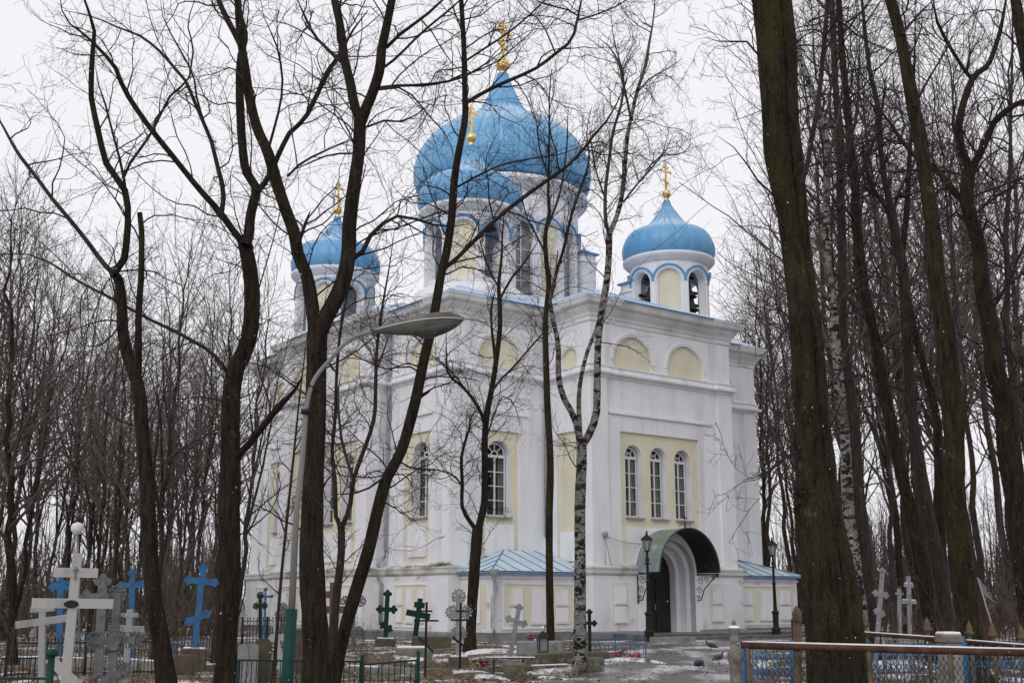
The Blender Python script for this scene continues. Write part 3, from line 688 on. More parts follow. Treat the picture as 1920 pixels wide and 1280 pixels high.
for s in (-1, 1):
    x = CX+s*(CR-.04)
    br = MB(); br.tube([(x,CV0-.06,CZ-.02),(x,CV0-.06,CZ-1.35)], .035, 6); br.tube([(x,CV0,CZ-.06),(x,CV1+.02,CZ-.06)], .035, 6)
    br.tube([(x,CV1+.15,CZ-.08),(x,CV1+.5,CZ-.35),(x,CV0-.55,CZ-.75),(x,CV0-.35,CZ-1.2),(x,CV0-.08,CZ-1.22)], .025, 6)
    for cy, cz, r in ((CV0-.35,CZ-.35,.2),(CV0-.75,CZ-.3,.17),(CV0-.28,CZ-.75,.17),(CV0-.22,CZ-1.08,.11),(CV0-1.15,CZ-.22,.12),(CV0-1.42,CZ-.17,.08)):
        sp = []
        for i in range(15): t = i/14*4.2*math.pi/1.4; rr = r*(1-i/18); sp.append((x, cy+rr*math.cos(t), cz+rr*math.sin(t)))
        br.tube(sp, .016, 4)
    br.build('canopy_bracket', IRON, canopy)
cc = MB(); zt = CZ+CR*1.03; yv = CV1+.25
cc.tube([(CX,yv,zt),(CX,yv,zt+.62)], .022, 5); cc.tube([(CX-.16,yv,zt+.46),(CX+.16,yv,zt+.46)], .02, 5)
for s in (-1,1):
    cc.tube([(CX,yv,zt+.02),(CX+s*.12,yv,zt+.16),(CX+s*.28,yv,zt+.18),(CX+s*.34,yv,zt+.06)], .016, 4)
    cc.tube([(CX,yv,zt+.1),(CX+s*.1,yv,zt+.28),(CX+s*.2,yv,zt+.28)], .014, 4)
cc.build('canopy_cross', IRON, canopy)
# ---- steps in front of the porch
st = thing('porch_steps', 'low dark wet stone steps in front of the canopied church door', 'steps', wp(0,0), PSI)
for i, (u0, u1, v1, z) in enumerate(((6.0,16.6,-5.6,.24),(5.7,17.0,-6.25,.12))):
    k = MB(); n = 7
    k.bbox(u0, v1, -.2, u1, (-p_-.3) if i == 0 else -5.602, z, .02); k.build('step', STEP, st)
MB().bbox(5.55,-6.9,-.2,7.6,-6.26,.16,.02).build('kerb_block', CONC, st)
# ================================================================== trees
def bark(name, dark, light, moss, mossy=.62, birch=False):
    m = bpy.data.materials.new(name); m.use_nodes = True; t = m.node_tree; N = t.nodes; L = t.links
    b = N['Principled BSDF']; b.inputs['Roughness'].default_value = .85; b.inputs['Specular IOR Level'].default_value = .1
    tc = N.new('ShaderNodeTexCoord')
    def noise(s, st, d=6):
        mp = N.new('ShaderNodeMapping'); mp.inputs['Scale'].default_value = st; L.new(tc.outputs['Object'], mp.inputs[0])
        n = N.new('ShaderNodeTexNoise'); n.inputs['Scale'].default_value = s; n.inputs['Detail'].default_value = d; n.inputs['Roughness'].default_value = .65
        L.new(mp.outputs[0], n.inputs['Vector']); return n.outputs[0]
    def mix(v, lo, hi, A, B):
        r = N.new('ShaderNodeMapRange'); r.inputs[1].default_value = lo; r.inputs[2].default_value = hi; L.new(v, r.inputs[0])
        k = N.new('ShaderNodeMix'); k.data_type = 'RGBA'; L.new(r.outputs[0], k.inputs[0])
        for i, q in ((6, A), (7, B)):
            if isinstance(q, tuple): k.inputs[i].default_value = (*q, 1)
            else: L.new(q, k.inputs[i])
        return k.outputs[2]
    fine = noise(14, (1,1,.16) if not birch else (1,1,1))
    c = mix(fine, .35, .65, dark, light)
    if birch:
        c = mix(noise(4.5, (1,1,1.9), 4), .49, .54, c, (.018,.016,.015))
        c = mix(noise(16, (1,1,5), 3), .60, .66, c, (.06,.055,.05))
        c = mix(noise(1.1, (1,1,.5), 3), .50, .66, c, (.085,.08,.06))
    else:
        c = mix(noise(1.6, (1,1,.5)), mossy, mossy+.14, c, moss)
        c = mix(noise(5, (1,1,.7)), .64, .72, c, tuple(min(1, 1.9*q+.01) for q in light))
    c = mix(noise(45, (1,1,.5), 3), .66, .72, c, (.16,.16,.145) if not birch else (.5,.49,.47))
    c = mix(noise(60, (1,1,.25), 3), .52, .68, c, (.006,.005,.004))
    L.new(c, b.inputs['Base Color'])
    bp = N.new('ShaderNodeBump'); bp.inputs['Strength'].default_value = 1; bp.inputs['Distance'].default_value = .06
    L.new(fine, bp.inputs['Height']); L.new(bp.outputs[0], b.inputs['Normal'])
    return m
BARK = bark('maple_bark', (.011,.0085,.006), (.044,.033,.023), (.042,.039,.014), .57)
BARKM = bark('mossy_bark', (.011,.009,.005), (.047,.036,.021), (.045,.039,.014), .50)
BARKG = bark('grey_bark', (.026,.022,.019), (.062,.053,.046), (.04,.04,.024))
BARKB = bark('brown_bark', (.030,.020,.017), (.068,.048,.038), (.06,.055,.03))
BIRCH = bark('birch_bark', (.20,.19,.175), (.36,.34,.32), (.3,.3,.3), birch=True)
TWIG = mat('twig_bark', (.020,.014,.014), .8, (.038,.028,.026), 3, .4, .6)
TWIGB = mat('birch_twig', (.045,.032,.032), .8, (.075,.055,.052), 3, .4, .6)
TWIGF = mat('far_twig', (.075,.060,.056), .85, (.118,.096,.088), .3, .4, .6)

def resample(P, R, K):
    P = np.asarray(P, float); R = np.asarray(R, float)
    # Catmull-Rom through the points, then even spacing
    n = len(P)
    if n > 2:
        Q = []; S = []
        for i in range(n-1):
            p0, p1, p2, p3 = P[max(i-1,0)], P[i], P[i+1], P[min(i+2,n-1)]
            for t in np.arange(0, 1, .2):
                Q.append(.5*(2*p1 + (p2-p0)*t + (2*p0-5*p1+4*p2-p3)*t*t + (3*p1-p0-3*p2+p3)*t**3)); S.append(R[i]+(R[i+1]-R[i])*t)
        Q.append(P[-1]); S.append(R[-1]); P = np.array(Q); R = np.array(S)
    d = np.concatenate([[0], np.cumsum(np.linalg.norm(np.diff(P, axis=0), axis=1))])
    t = np.linspace(0, d[-1], K)
    return np.stack([np.interp(t, d, P[:, k]) for k in range(3)], 1), np.interp(t, d, R)
class Tubes:
    """many tubes at once"""
    def __init__(s): s.V = []; s.Fc = []; s.n = 0
    def add(s, P, R, sides, rough=0, rng=RNG, ridge=0):           # P (N,K,3)  R (N,K)
        P = np.asarray(P, float); R = np.asarray(R, float)
        if P.ndim == 2: P = P[None]; R = R[None]
        Nn, K, _ = P.shape
        if Nn == 0: return
        T = np.gradient(P, axis=1); T /= np.linalg.norm(T, axis=2, keepdims=True) + 1e-9
        ref = np.where(np.abs(T[:, :1, 2:3]) > .9, np.array([1., 0, 0]), np.array([0, 0, 1.]))
        ref = np.broadcast_to(ref, T.shape)
        A = np.cross(T, ref); A /= np.linalg.norm(A, axis=2, keepdims=True) + 1e-9
        B = np.cross(T, A)
        ang = np.arange(sides) * 2*np.pi/sides
        rr = R[:, :, None] * (np.ones(sides) if not rough else 1 + rough*rng.standard_normal((Nn, K, sides))*np.ones(sides))
        if ridge:
            ph = np.cumsum(rng.standard_normal((Nn, K, 1))*.22, 1)
            rr = rr*(1 + ridge*np.sin(7*ang[None, None]+ph) + ridge*.8*np.sin(3*ang[None, None]-1.6*ph+1) + ridge*.7*np.sin(11*ang[None, None]+2.2*ph))
        V = P[:, :, None, :] + rr[..., None]*(A[:, :, None, :]*np.cos(ang)[None, None, :, None] + B[:, :, None, :]*np.sin(ang)[None, None, :, None])
        idx = s.n + np.arange(Nn*K*sides).reshape(Nn, K, sides)
        nx = np.roll(idx, -1, 2)
        s.Fc.append(np.stack([idx[:, :-1], nx[:, :-1], nx[:, 1:], idx[:, 1:]], -1).reshape(-1, 4))
        s.V.append(V.reshape(-1, 3)); s.n += Nn*K*sides
    def mesh(s, name, mt):
        V = np.concatenate(s.V); Fc = np.concatenate(s.Fc); me = bpy.data.meshes.new(name)
        me.vertices.add(len(V)); me.vertices.foreach_set('co', V.astype(np.float32).ravel())
        me.loops.add(len(Fc)*4); me.loops.foreach_set('vertex_index', Fc.astype(np.int32).ravel())
        me.polygons.add(len(Fc)); me.polygons.foreach_set('loop_start', np.arange(0, len(Fc)*4, 4, dtype=np.int32))
        me.polygons.foreach_set('use_smooth', np.ones(len(Fc), bool)); me.update(calc_edges=True); me.materials.append(mt)
        return me
def grow(rng, P, R, n, length, K, ang, up, wig, rfrac, rmax, tlo=.25, thi=1.0, taper=.35, rel=True):
    """n children on each parent; returns (N*n,K,3),(N*n,K)"""
    N_, K0, _ = P.shape
    if N_ == 0 or n == 0: return np.zeros((0, K, 3)), np.zeros((0, K))
    t = (np.arange(n)[None, :] + rng.random((N_, n)))/n*(thi-tlo) + tlo
    x = np.clip(t*(K0-1), 0, K0-1.001); i = x.astype(int); fr = (x-i)[..., None]; r_ = np.arange(N_)[:, None]
    p = P[r_, i]*(1-fr) + P[r_, i+1]*fr; rad = R[r_, i]*(1-fr[..., 0]) + R[r_, i+1]*fr[..., 0]
    T = P[r_, i+1]-P[r_, i]; T /= np.linalg.norm(T, axis=2, keepdims=True)+1e-9
    rv = rng.standard_normal((N_, n, 3)); rv -= (rv*T).sum(2, keepdims=True)*T; rv /= np.linalg.norm(rv, axis=2, keepdims=True)+1e-9
    a = ang*(.65+.7*rng.random((N_, n, 1)))
    D = T*np.cos(a) + rv*np.sin(a); D[..., 2] += up
    D /= np.linalg.norm(D, axis=2, keepdims=True)
    plen = np.linalg.norm(np.diff(P, axis=1), axis=2).sum(1)[:, None] if rel else np.ones((N_, 1))
    ln = length*plen*(.55+.9*rng.random((N_, n)))*(1.15-.55*t if rel else 1)
    p = p.reshape(-1, 3); D = D.reshape(-1, 3); step = (ln/(K-1)).reshape(-1, 1)
    r0 = np.minimum(rad.reshape(-1)*rfrac, rmax)
    out = [p]; M_ = len(p); bend = rng.standard_normal((M_, 3))*wig*.6
    for k in range(K-1):
        D = D + rng.standard_normal((M_, 3))*wig + bend*.3; D[:, 2] += up*.25
        D /= np.linalg.norm(D, axis=1, keepdims=True); p = p + D*step; out.append(p)
    return np.stack(out, 1), r0[:, None]*np.linspace(1, taper, K)[None]
def extend(P, R, n, K):      # limb list -> fixed K
    pass

def tree(name, label, d, limbs, mt=BARK, tw=TWIG, group=None, dens=1.6, tl=1.3, seed=0, zmin=2.6, up=.08, wig=.29, rmax=.016, l2=6, l3=4, base=None,
         bw=None, sides=14, side_leaves=True, cat='tree', flare=1.35, ang=.95):
    """limbs: (points in picture, width at start, width at end, depth shift at the end[, twig factor]); first is the trunk from the ground up"""
    rng = np.random.default_rng(1000+seed)
    trunk = Tubes(); crown = Tubes(); LP, LR = [], []; tk = []
    first = at(limbs[0][0][0][0], limbs[0][0][0][1], d)
    org = Vector((first.x, first.y, 0))
    root = thing(name, label, cat, org, 0, group)
    for k, lb in enumerate(limbs):
        pts, w0, w1, ds = lb[:4]; tf = lb[4] if len(lb) > 4 else 1
        d0 = d if len(lb) < 6 else d + lb[5]
        WL = None
        if isinstance(w0, list): WL = w0; w0, w1 = WL[0], WL[-1]
        n = len(pts); P, R = [], []
        for i, (x, y) in enumerate(pts):
            q = at(x, y, d0 + ds*(i/(n-1))**1.3) - org; P.append(q); R.append((WL[i] if WL else w0+(w1-w0)*i/(n-1))/2*pxm(d0))
        if k == 0:
            q = P[0]
            if q.z > -.05:
                e = (P[0]-P[1]).normalized()
                if e.z > -.3: e = Vector((0,0,-1))
                g = q + e*((q.z+.12)/-e.z); P.insert(0, g); R.insert(0, R[0]*flare)
        Lm = sum((P[i+1]-P[i]).length for i in range(len(P)-1))
        K = max(6, int(Lm/(.28 if w0 < 20 else .16)))
        A, B = resample(P, R, K)
        if w1 <= 8 and len(lb) < 7: u_ = np.linspace(0, 1, K); B = B*np.where(u_ > .7, 1-.7*(u_-.7)/.3, 1)
        if k == 0: h = np.clip(A[:, 2]/.9, 0, 1); B = B*(1+(flare-1)*(1-h)**2)
        kn = np.arange(0, K+9, 9); jit = np.stack([np.interp(np.arange(K), kn, rng.standard_normal(len(kn))) for _ in range(3)], 1)*.09*np.minimum(B, .2)[:, None]; jit[:, 2] = 0; jit[0] = 0; A = A+jit; B = B*(1+.012*rng.standard_normal(K)+.05*np.interp(np.arange(K), np.arange(0, K+6, 6), rng.standard_normal(len(np.arange(0, K+6, 6)))))
        big = B.mean() > .035
        (trunk if (k == 0 or big) else crown).add(A, B, (sides if w0 < 20 else max(sides, 24)) if big else 7, .014 if big else .03, rng, .022 if big else 0)
        tk.append((A, B, tf))
    for A, B, tf in tk:
        # twig bearing stretches
        for s in range(0, len(A)-5, 5):
            sa, sb = A[s:s+6], B[s:s+6]
            if sa[:, 2].mean() < zmin or tf == 0: continue
            LPk = np.linalg.norm(np.diff(sa, axis=0), axis=1).sum()
            nb = rng.poisson(LPk*dens*tf)
            if nb: LP.append((sa, sb, nb))
        # the tip goes on into a spray
        if tf: LP.append((A[-6:], B[-6:], 3))
    c1P, c1R = [], []
    for sa, sb, nb in LP:
        a, b = grow(rng, sa[None], sb[None], nb, tl, 9, ang, up, wig*.8, .55, rmax, 0, 1, .3, rel=False)
        c1P.append(a); c1R.append(b)
    if c1P:
        a, b = np.concatenate(c1P), np.concatenate(c1R); b = np.maximum(b, .0035); crown.add(a, b, 4)
        a2, b2 = grow(rng, a, b, l2, .42, 6, .9, up, wig*1.1, .65, .0075, .15); b2 = np.maximum(b2, .0028); crown.add(a2, b2, 3)
        if l3:
            a3, b3 = grow(rng, a2, b2, l3, .42, 4, .85, up, wig*1.2, .75, .0045, .15); b3 = np.maximum(b3, .0023); crown.add(a3, b3, 3)
    mobj('trunk', trunk.mesh('trunk', mt), None, root)
    if crown.n: mobj('crown', crown.mesh('crown', tw), None, root)
    return root

GF = 'bare trees standing in the foreground'
# ---- far left of the foreground
tree('maple_tree', 'dark forked maple with a broken pale stub, leftmost of the big foreground trees', 19.5, [
  ([(311,1280),(303,1210),(288,1110),(278,960),(276,920),(266,815),(259,725),(240,665),(231,620),(229,571),(223,526),(214,512)], 33, 17, .3),
  ([(214,512),(232,489),(238,450),(240,420),(236,360),(202,311),(191,274),(182,232),(172,187),(172,140),(174,97),(178,64),(169,30),(157,-5),(146,-60)], 15, 8, -.6),
  ([(216,516),(208,509),(184,480),(165,454),(135,416),(97,371),(67,330),(37,292),(19,262),(0,227),(-30,180)], 11, 6, 1.2),
  ([(236,372),(233,345),(232,319),(225,300),(204,221),(195,187),(182,150),(178,120)], 7, 3, -.5),
  ([(233,330),(240,311),(259,285),(285,247),(315,187),(334,165),(352,156),(360,112),(362,86),(352,45),(365,0),(372,-40)], 6, 3, 1.0),
  ([(259,700),(260,661),(260,582),(264,534),(266,440),(262,398)], 14, 10, -.4, .15),
  ([(231,600),(200,640),(170,650),(140,640)], 4, 2, 1.0, .6),
  ], seed=1, group=GF, dens=1.6, tl=1.75, l3=3)
# ---- second
tree('maple_tree', 'dark maple whose long thin limb sweeps up to the left picture edge', 20.5, [
  ([(424,1280),(427,1200),(432,1110),(428,960),(431,920),(433,777),(437,721),(446,684),(465,642),(472,582),(469,515),(462,477),(457,446)], 40, 26, .2),
  ([(436,715),(424,695),(397,661),(360,639),(326,620),(277,597),(210,560),(165,537),(127,515),(101,496),(75,485),(49,476),(0,476),(-40,470)], 8, 3, 1.5),
  ([(455,455),(442,439),(412,397),(375,356),(330,300),(285,244),(255,202),(232,165),(217,127),(195,101),(161,67),(131,45),(116,19),(112,-10)], 14, 6, -.8),
  ([(416,397),(420,360),(409,315),(397,266),(386,240),(360,180),(350,155),(326,127),(300,97),(262,67),(221,52),(176,32),(120,20)], 10, 4, .8),
  ([(388,244),(378,215),(366,170),(362,140),(330,80),(308,40),(300,0)], 5, 3, -.4),
  ([(460,460),(466,442),(470,405),(481,360),(477,345),(462,319),(455,270),(451,210),(449,150),(451,105),(459,67),(447,22),(442,-20)], 22, 11, .4),
  ([(481,362),(492,349),(507,330),(519,300),(545,247),(571,225),(590,187),(609,150),(624,120),(639,101),(660,60),(690,20)], 12, 7, 1.4),
  ([(503,335),(504,300),(507,262),(519,225),(530,157),(519,86),(496,37),(489,0)], 7, 3, -.6),
  ([(438,860),(470,830),(500,790),(540,745),(562,720),(567,705)], 13, 7, -.8, .5),
  ([(446,690),(480,560),(520,420),(548,280)], 4, 2, .9, .7),
  ], seed=2, group=GF, dens=1.6, tl=1.75, l3=3)
# ---- the big forked one in front of the south side
tree('maple_tree', 'big dark maple forking low behind the street lamp, in front of the church', 17.5, [
  ([(594,1280),(591,1185),(587,1120),(585,1035),(588,960),(590,860),(593,721),(594,665),(596,610)], 46, 37, 0),
  ([(592,625),(583,557),(574,510),(560,480),(552,435),(537,394),(519,337),(504,285),(485,244),(470,187),(462,131),(455,90),(450,50),(447,0),(445,-60)], 27, 13, -.7),
  ([(456,95),(442,65),(425,34),(410,0),(400,-30)], 14, 10, .5),
  ([(600,620),(612,595),(635,552),(649,510),(655,468),(656,420),(666,337),(674,280),(676,225)], 34, 26, .6),
  ([(676,230),(665,202),(657,157),(646,112),(642,75),(635,34),(627,0),(622,-50)], 20, 15, .8, 1, .6),
  ([(678,228),(699,180),(714,131),(717,94),(725,56),(736,0),(745,-60)], 22, 15, -.5, 1, .6),
  ([(645,120),(639,116),(616,94),(590,67),(571,30),(556,-5)], 9, 5, .9, 1, .8),
  ([(724,90),(759,56),(789,37),(830,0),(850,-20)], 8, 5, -.7, 1, .5),
  ([(714,131),(747,105),(792,60),(856,7),(880,-20)], 6, 4, .8, 1, .5),
  ([(712,165),(740,161),(792,159),(860,148),(910,120),(962,80)], 7, 3, .9, 1, .5),
  ([(711,168),(755,165),(777,184),(804,217),(841,259),(850,300)], 5, 2, -.8, 1, .5),
  ([(688,238),(725,225),(762,227),(800,200),(830,180)], 5, 2, .4, 1, .6),
  ([(540,330),(567,304),(605,285),(661,259)], 6, 4, .5, .6, -.2),
  ([(655,490),(676,480),(695,442),(717,420),(744,405),(785,412),(830,425),(880,420)], 11, 4, .8, 1, .5),
  ([(560,455),(572,420),(582,395)], 8, 5, -.3, .2, -.4),
  ([(664,288),(620,290),(570,310),(545,322)], 4, 3, -.5, .5, .6),
  ], seed=3, group=GF, dens=1.5, tl=1.65, l3=3)
# ---- leaning stem beside it
tree('maple_tree', 'slender dark maple leaning right across the church, crossing the lamp head', 18.5, [
  ([(618,1310),(625,1280),(636,1225),(651,1163),(672,1093),(691,1030),(707,960),(724,899),(747,857),(762,815),(780,745),(794,674),(808,618),(818,562),(827,510),(835,480),(846,412),(852,337),(861,281),(872,225),(872,187),(871,124),(869,75),(865,0),(862,-50)], 27, 10, .8),
  ([(831,505),(846,495),(865,476),(910,431),(947,397),(970,379),(1022,341),(1060,315),(1090,285),(1116,251),(1142,221),(1165,176),(1180,130)], 10, 4, -1.2, 1, .5),
  ([(874,193),(902,176),(947,154),(1000,131),(1041,101),(1071,75),(1082,37),(1090,0),(1100,-40)], 9, 5, 1.2, 1, .6),
  ([(1084,30),(1060,17),(1020,8),(980,-15)], 4, 3, .5, 1, 1.6),
  ([(1080,40),(1110,30),(1160,10),(1200,-20)], 4, 3, -.6, 1, 1.6),
  ([(871,116),(910,90),(955,60),(1000,22),(1022,0),(1040,-30)], 5, 3, -.9, 1, .6),
  ([(872,140),(925,120),(962,90),(1004,52),(1010,20)], 3.5, 2, .8, 1, .6),
  ([(871,138),(835,154),(790,162),(740,160)], 4, 3, .8, 1, .6),
  ([(858,350),(910,322),(947,307),(1004,296),(1052,289),(1097,270)], 5, 2.5, 1.0, 1, .5),
  ([(780,750),(798,738),(807,733)], 6, 4, .2, 0, .3),
  ([(790,690),(760,680),(720,700),(680,715)], 3, 2, -.8, 1, .3),
  ([(735,880),(700,910),(660,925),(620,925)], 5, 2.5, -.8, 1, .2),
  ([(745,862),(775,878),(820,880),(850,890)], 4, 2, .8, 1, .2),
  ], seed=4, group=GF, dens=2.5, tl=1.5, zmin=2.2)
# ---- small Y-shaped one between them, further back
tree('young_tree', 'thin brown Y-shaped young tree between the two foreground maples', 27, [
  ([(625,1190),(632,1110),(640,1040),(640,985)], 17, 14, .2),
  ([(640,990),(630,970),(628,900),(622,850),(628,780),(630,720),(634,660),(640,610),(650,560),(660,500),(668,440)], 9, 4, -.6),
  ([(641,988),(655,950),(662,900),(672,870),(700,790),(704,730),(706,660),(716,580),(730,500),(740,430)], 10, 4, .8),
  ([(634,700),(615,680),(606,640)], 4, 2, .4), ([(660,890),(640,820),(634,740),(640,700)], 6, 4, 1.2),
  ([(704,700),(722,650),(735,610)], 4, 2, -.6)], mt=BARKB, tw=TWIGB, seed=5, dens=3.2, tl=1.3, group=GF, zmin=1.6)
tree('sapling', 'thin reddish sapling just left of the street lamp pole', 24, [
  ([(515,1240),(522,1150),(528,1080),(540,960),(550,860),(560,760),(572,660),(585,560)], 7, 3, .5),
  ([(535,1000),(520,960),(503,945),(502,920)], 3, 2, .3), ([(550,850),(575,800),(590,760)], 3, 2, .4)], mt=BARKB, tw=TWIGB, seed=6, dens=1.5, tl=.9, group=GF, zmin=2)
# ---- forked one in front of the corner
tree('forked_tree', 'dark tree forking at window height before the church corner window', 36.5, [
  ([(881,1226),(886,1135),(890,1060),(895,990)], 21, 18, 0),
  ([(894,995),(883,979),(867,951),(867,909),(865,862),(869,838),(879,806),(883,782),(902,759)], 9, 4, -1),
  ([(896,995),(903,965),(908,940),(909,885),(909,815),(914,768),(923,721),(930,674),(937,618),(937,571),(935,534),(940,487),(942,440),(946,390)], 15, 6, .6),
  ([(909,795),(897,763),(869,726),(841,702),(837,660),(837,623)], 7, 3, -1.2),
  ([(878,738),(850,700),(825,680),(805,660)], 4, 2, -1.6),
  ([(930,690),(926,650),(923,627),(921,580),(930,540)], 7, 4, .9),
  ([(922,735),(940,710),(958,693),(987,660),(1019,623),(1040,600)], 5, 3, 1.2),
  ([(866,910),(850,890),(822,881),(785,881)], 4, 2, -1), ([(909,830),(940,745),(965,760),(975,800)], 3, 2, .8),
  ([(938,560),(960,520),(985,490),(1010,450)], 5, 3, .9), ([(936,540),(915,500),(900,450),(895,400)], 4, 2, -.9)],
  seed=7, group=GF, dens=2.3, tl=1.7, zmin=3.2, l2=7)
tree('slim_tree', 'straight slim dark tree in front of the church re-entrant corner', 36, [
  ([(1033,1226),(1031,1085),(1029,960),(1031,862),(1026,768),(1024,651),(1024,595),(1029,534),(1024,487),(1022,440),(1030,400),(1028,367),(1030,262),(1030,187),(1034,130)], 15, 5, .4),
  ([(1027,575),(1034,552),(1043,510),(1056,469),(1071,405),(1090,350),(1105,300),(1100,250),(1110,200)], 8, 3, -1.2),
  ([(1024,480),(1005,440),(985,400),(975,340)], 5, 2, 1), ([(1029,420),(1050,360),(1062,280),(1065,200)], 5, 3, .8), ([(1029,330),(1012,280),(1005,220)], 4, 2, -.8)],
  mt=BARKM, tw=TWIG, seed=8, group=GF, dens=3.0, tl=1.5, zmin=8, up=.2, l2=7, ang=.7)
# ---- the birch
tree('birch_tree', 'three-stemmed silver birch standing between the graves and the path', 27.3, [
  ([(1084,1262),(1086,1200),(1086,1135),(1087,1035),(1087,960),(1090,885),(1091,830)], 25, 19, 0),
  ([(1090,840),(1080,787),(1057,745),(1047,702),(1047,651),(1038,604),(1031,562),(1040,520),(1046,470)], 13, 6, -.8),
  ([(1089,835),(1085,768),(1087,721),(1099,665),(1118,613),(1130,560)], 10, 6, .8),
  ([(1092,835),(1104,815),(1118,778),(1120,721),(1122,651),(1127,595),(1137,534),(1141,487),(1142,435)], 15, 12, .4),
  ([(1142,440),(1135,412),(1135,356),(1142,300),(1150,244),(1165,195),(1169,150),(1161,112),(1150,70),(1145,20)], 8, 3, -.8),
  ([(1142,440),(1157,405),(1167,360),(1172,300),(1176,255),(1184,217),(1195,169),(1210,124),(1217,82),(1225,37),(1229,-20)], 10, 5, .8),
  ([(1169,379),(1195,345),(1225,311),(1250,280),(1262,250)], 4, 2, .8), ([(1210,322),(1240,292),(1277,289),(1300,266)], 3, 2, 1.4),
  ([(1182,220),(1170,160),(1160,120),(1145,90),(1120,70)], 5, 3, -.4), ([(1192,180),(1215,150),(1250,130),(1280,110)], 3, 2, .8), ([(1138,380),(1120,330),(1110,280),(1105,230)], 4, 2, -1)],
  mt=BIRCH, tw=TWIGB, seed=9, group=GF, dens=2.8, tl=1.3, zmin=9.4, up=.04, wig=.26, l2=7, l3=4, flare=1.25)
# ---- right: the huge double trunk in front
tree('linden_tree', 'massive mossy double-trunked tree filling the right foreground', 15.4, [
  ([(1557,1280),(1539,1078),(1519,930),(1522,862),(1515,777),(1506,672),(1499,588),(1485,464),(1475,380),(1460,295),(1452,202),(1443,84),(1433,0),(1424,-90)], [79,72,59,48,43,43,41,39,40,50,48,53,56,56], 0, 0),
  ([(1603,1280),(1581,1078),(1554,930),(1550,862),(1539,777),(1531,672),(1522,588),(1506,464),(1498,380),(1490,295),(1480,202),(1474,84),(1466,0),(1458,-90)], [54,49,40,33,29,29,28,26,27,34,33,36,38,38], 0, .1, 1, .02),
  ([(1503,345),(1511,329),(1519,274),(1532,211),(1540,139),(1553,0),(1560,-60)], 11, 9, -.5, 1, -.3),
  ([(1468,395),(1455,370),(1430,350),(1405,315),(1380,280),(1345,255)], 5, 2, -.8), ([(1440,130),(1400,78),(1360,80),(1320,70)], 5, 2.5, -.4),
  ([(1500,590),(1470,620),(1440,660),(1410,670)], 4, 2, -.5), ([(1500,845),(1470,860),(1430,890),(1390,900)], 5, 2, -.6), ([(1518,40),(1560,30),(1620,75),(1690,100)], 5, 3, 1.2, .5),
  ([(1525,885),(1508,915),(1502,940),(1506,965),(1525,995)], 30, 30, 0, 0, -.12)],
  mt=BARKM, seed=10, group=GF, dens=.9, tl=1.1, sides=26, flare=1.2)
R_ = 'tall bare trunks to the right of the church'
tree('birch_tree', 'white-barked birch just behind the massive right-hand trunk', 30, [
  ([(1616,1180),(1606,1078),(1600,1019),(1593,976),(1587,904),(1583,820),(1576,756),(1568,651),(1561,567),(1551,503),(1549,440),(1549,380),(1551,316),(1549,262),(1536,211),(1519,160),(1502,110),(1490,70)], 24, 9, .5),
  ([(1550,330),(1560,270),(1575,200),(1580,130)], 6, 3, .8)], mt=BIRCH, tw=TWIGB, seed=11, group=R_, rmax=.03, dens=1.70, tl=1.88, zmin=6, up=.05)
tree('bare_tree', 'dark straight trunk right beside the white-barked birch', 31, [
  ([(1634,1170),(1622,1060),(1614,976),(1608,862),(1599,777),(1591,714),(1580,609),(1578,503),(1576,337),(1574,253),(1565,130),(1560,0),(1556,-60)], 26, 10, .6),
  ([(1576,340),(1590,280),(1605,220),(1610,150),(1612,60)], 8, 4, 1.2), ([(1576,400),(1550,350),(1530,320)], 5, 2, -1)], mt=BARKG, seed=12, group=R_, rmax=.03, dens=2.00, tl=2.12, zmin=6)
tree('bare_tree', 'dark trunk leaning left, third in the row right of the massive trunk', 33, [
  ([(1745,1150),(1728,1050),(1709,967),(1688,883),(1671,799),(1654,714),(1637,621),(1620,545),(1608,440),(1606,401),(1604,337),(1595,274),(1590,200),(1582,127),(1575,30),(1570,-50)], 28, 10, .6),
  ([(1604,350),(1625,300),(1650,230),(1660,150)], 8, 4, 1.2), ([(1606,420),(1580,380),(1560,340)], 4, 2, -1)], mt=BARK, seed=13, group=R_, rmax=.03, dens=2.00, tl=2.25, zmin=6)
tree('bare_tree', 'twin-stemmed grey trunk leaning left behind the mossy one', 34, [
  ([(1775,1150),(1758,1050),(1743,976),(1726,883),(1713,799),(1705,714),(1699,630),(1697,567),(1692,503),(1680,443),(1671,392)], 24, 18, 0),
  ([(1671,396),(1658,337),(1650,274),(1646,202),(1633,143),(1625,84),(1616,0),(1610,-60)], 13, 7, .8), ([(1672,400),(1690,350),(1712,310),(1725,270)], 8, 4, 1),
  ([(1670,400),(1640,360),(1622,310),(1615,250)], 10, 5, -1)], mt=BARKG, seed=14, group=R_, rmax=.03, dens=2.00, tl=2.25, zmin=6)
tree('bare_tree', 'dark slender stem tucked close against the mossy trunk', 35, [
  ([(1772,1150),(1765,1050),(1762,976),(1760,862),(1755,777),(1734,693),(1713,609),(1700,540),(1692,480),(1700,400),(1705,300),(1712,200),(1715,100),(1716,0)], 20, 7, .8)], mt=BARK, seed=15, group=R_, rmax=.03, dens=1.80, tl=2.00, zmin=7)
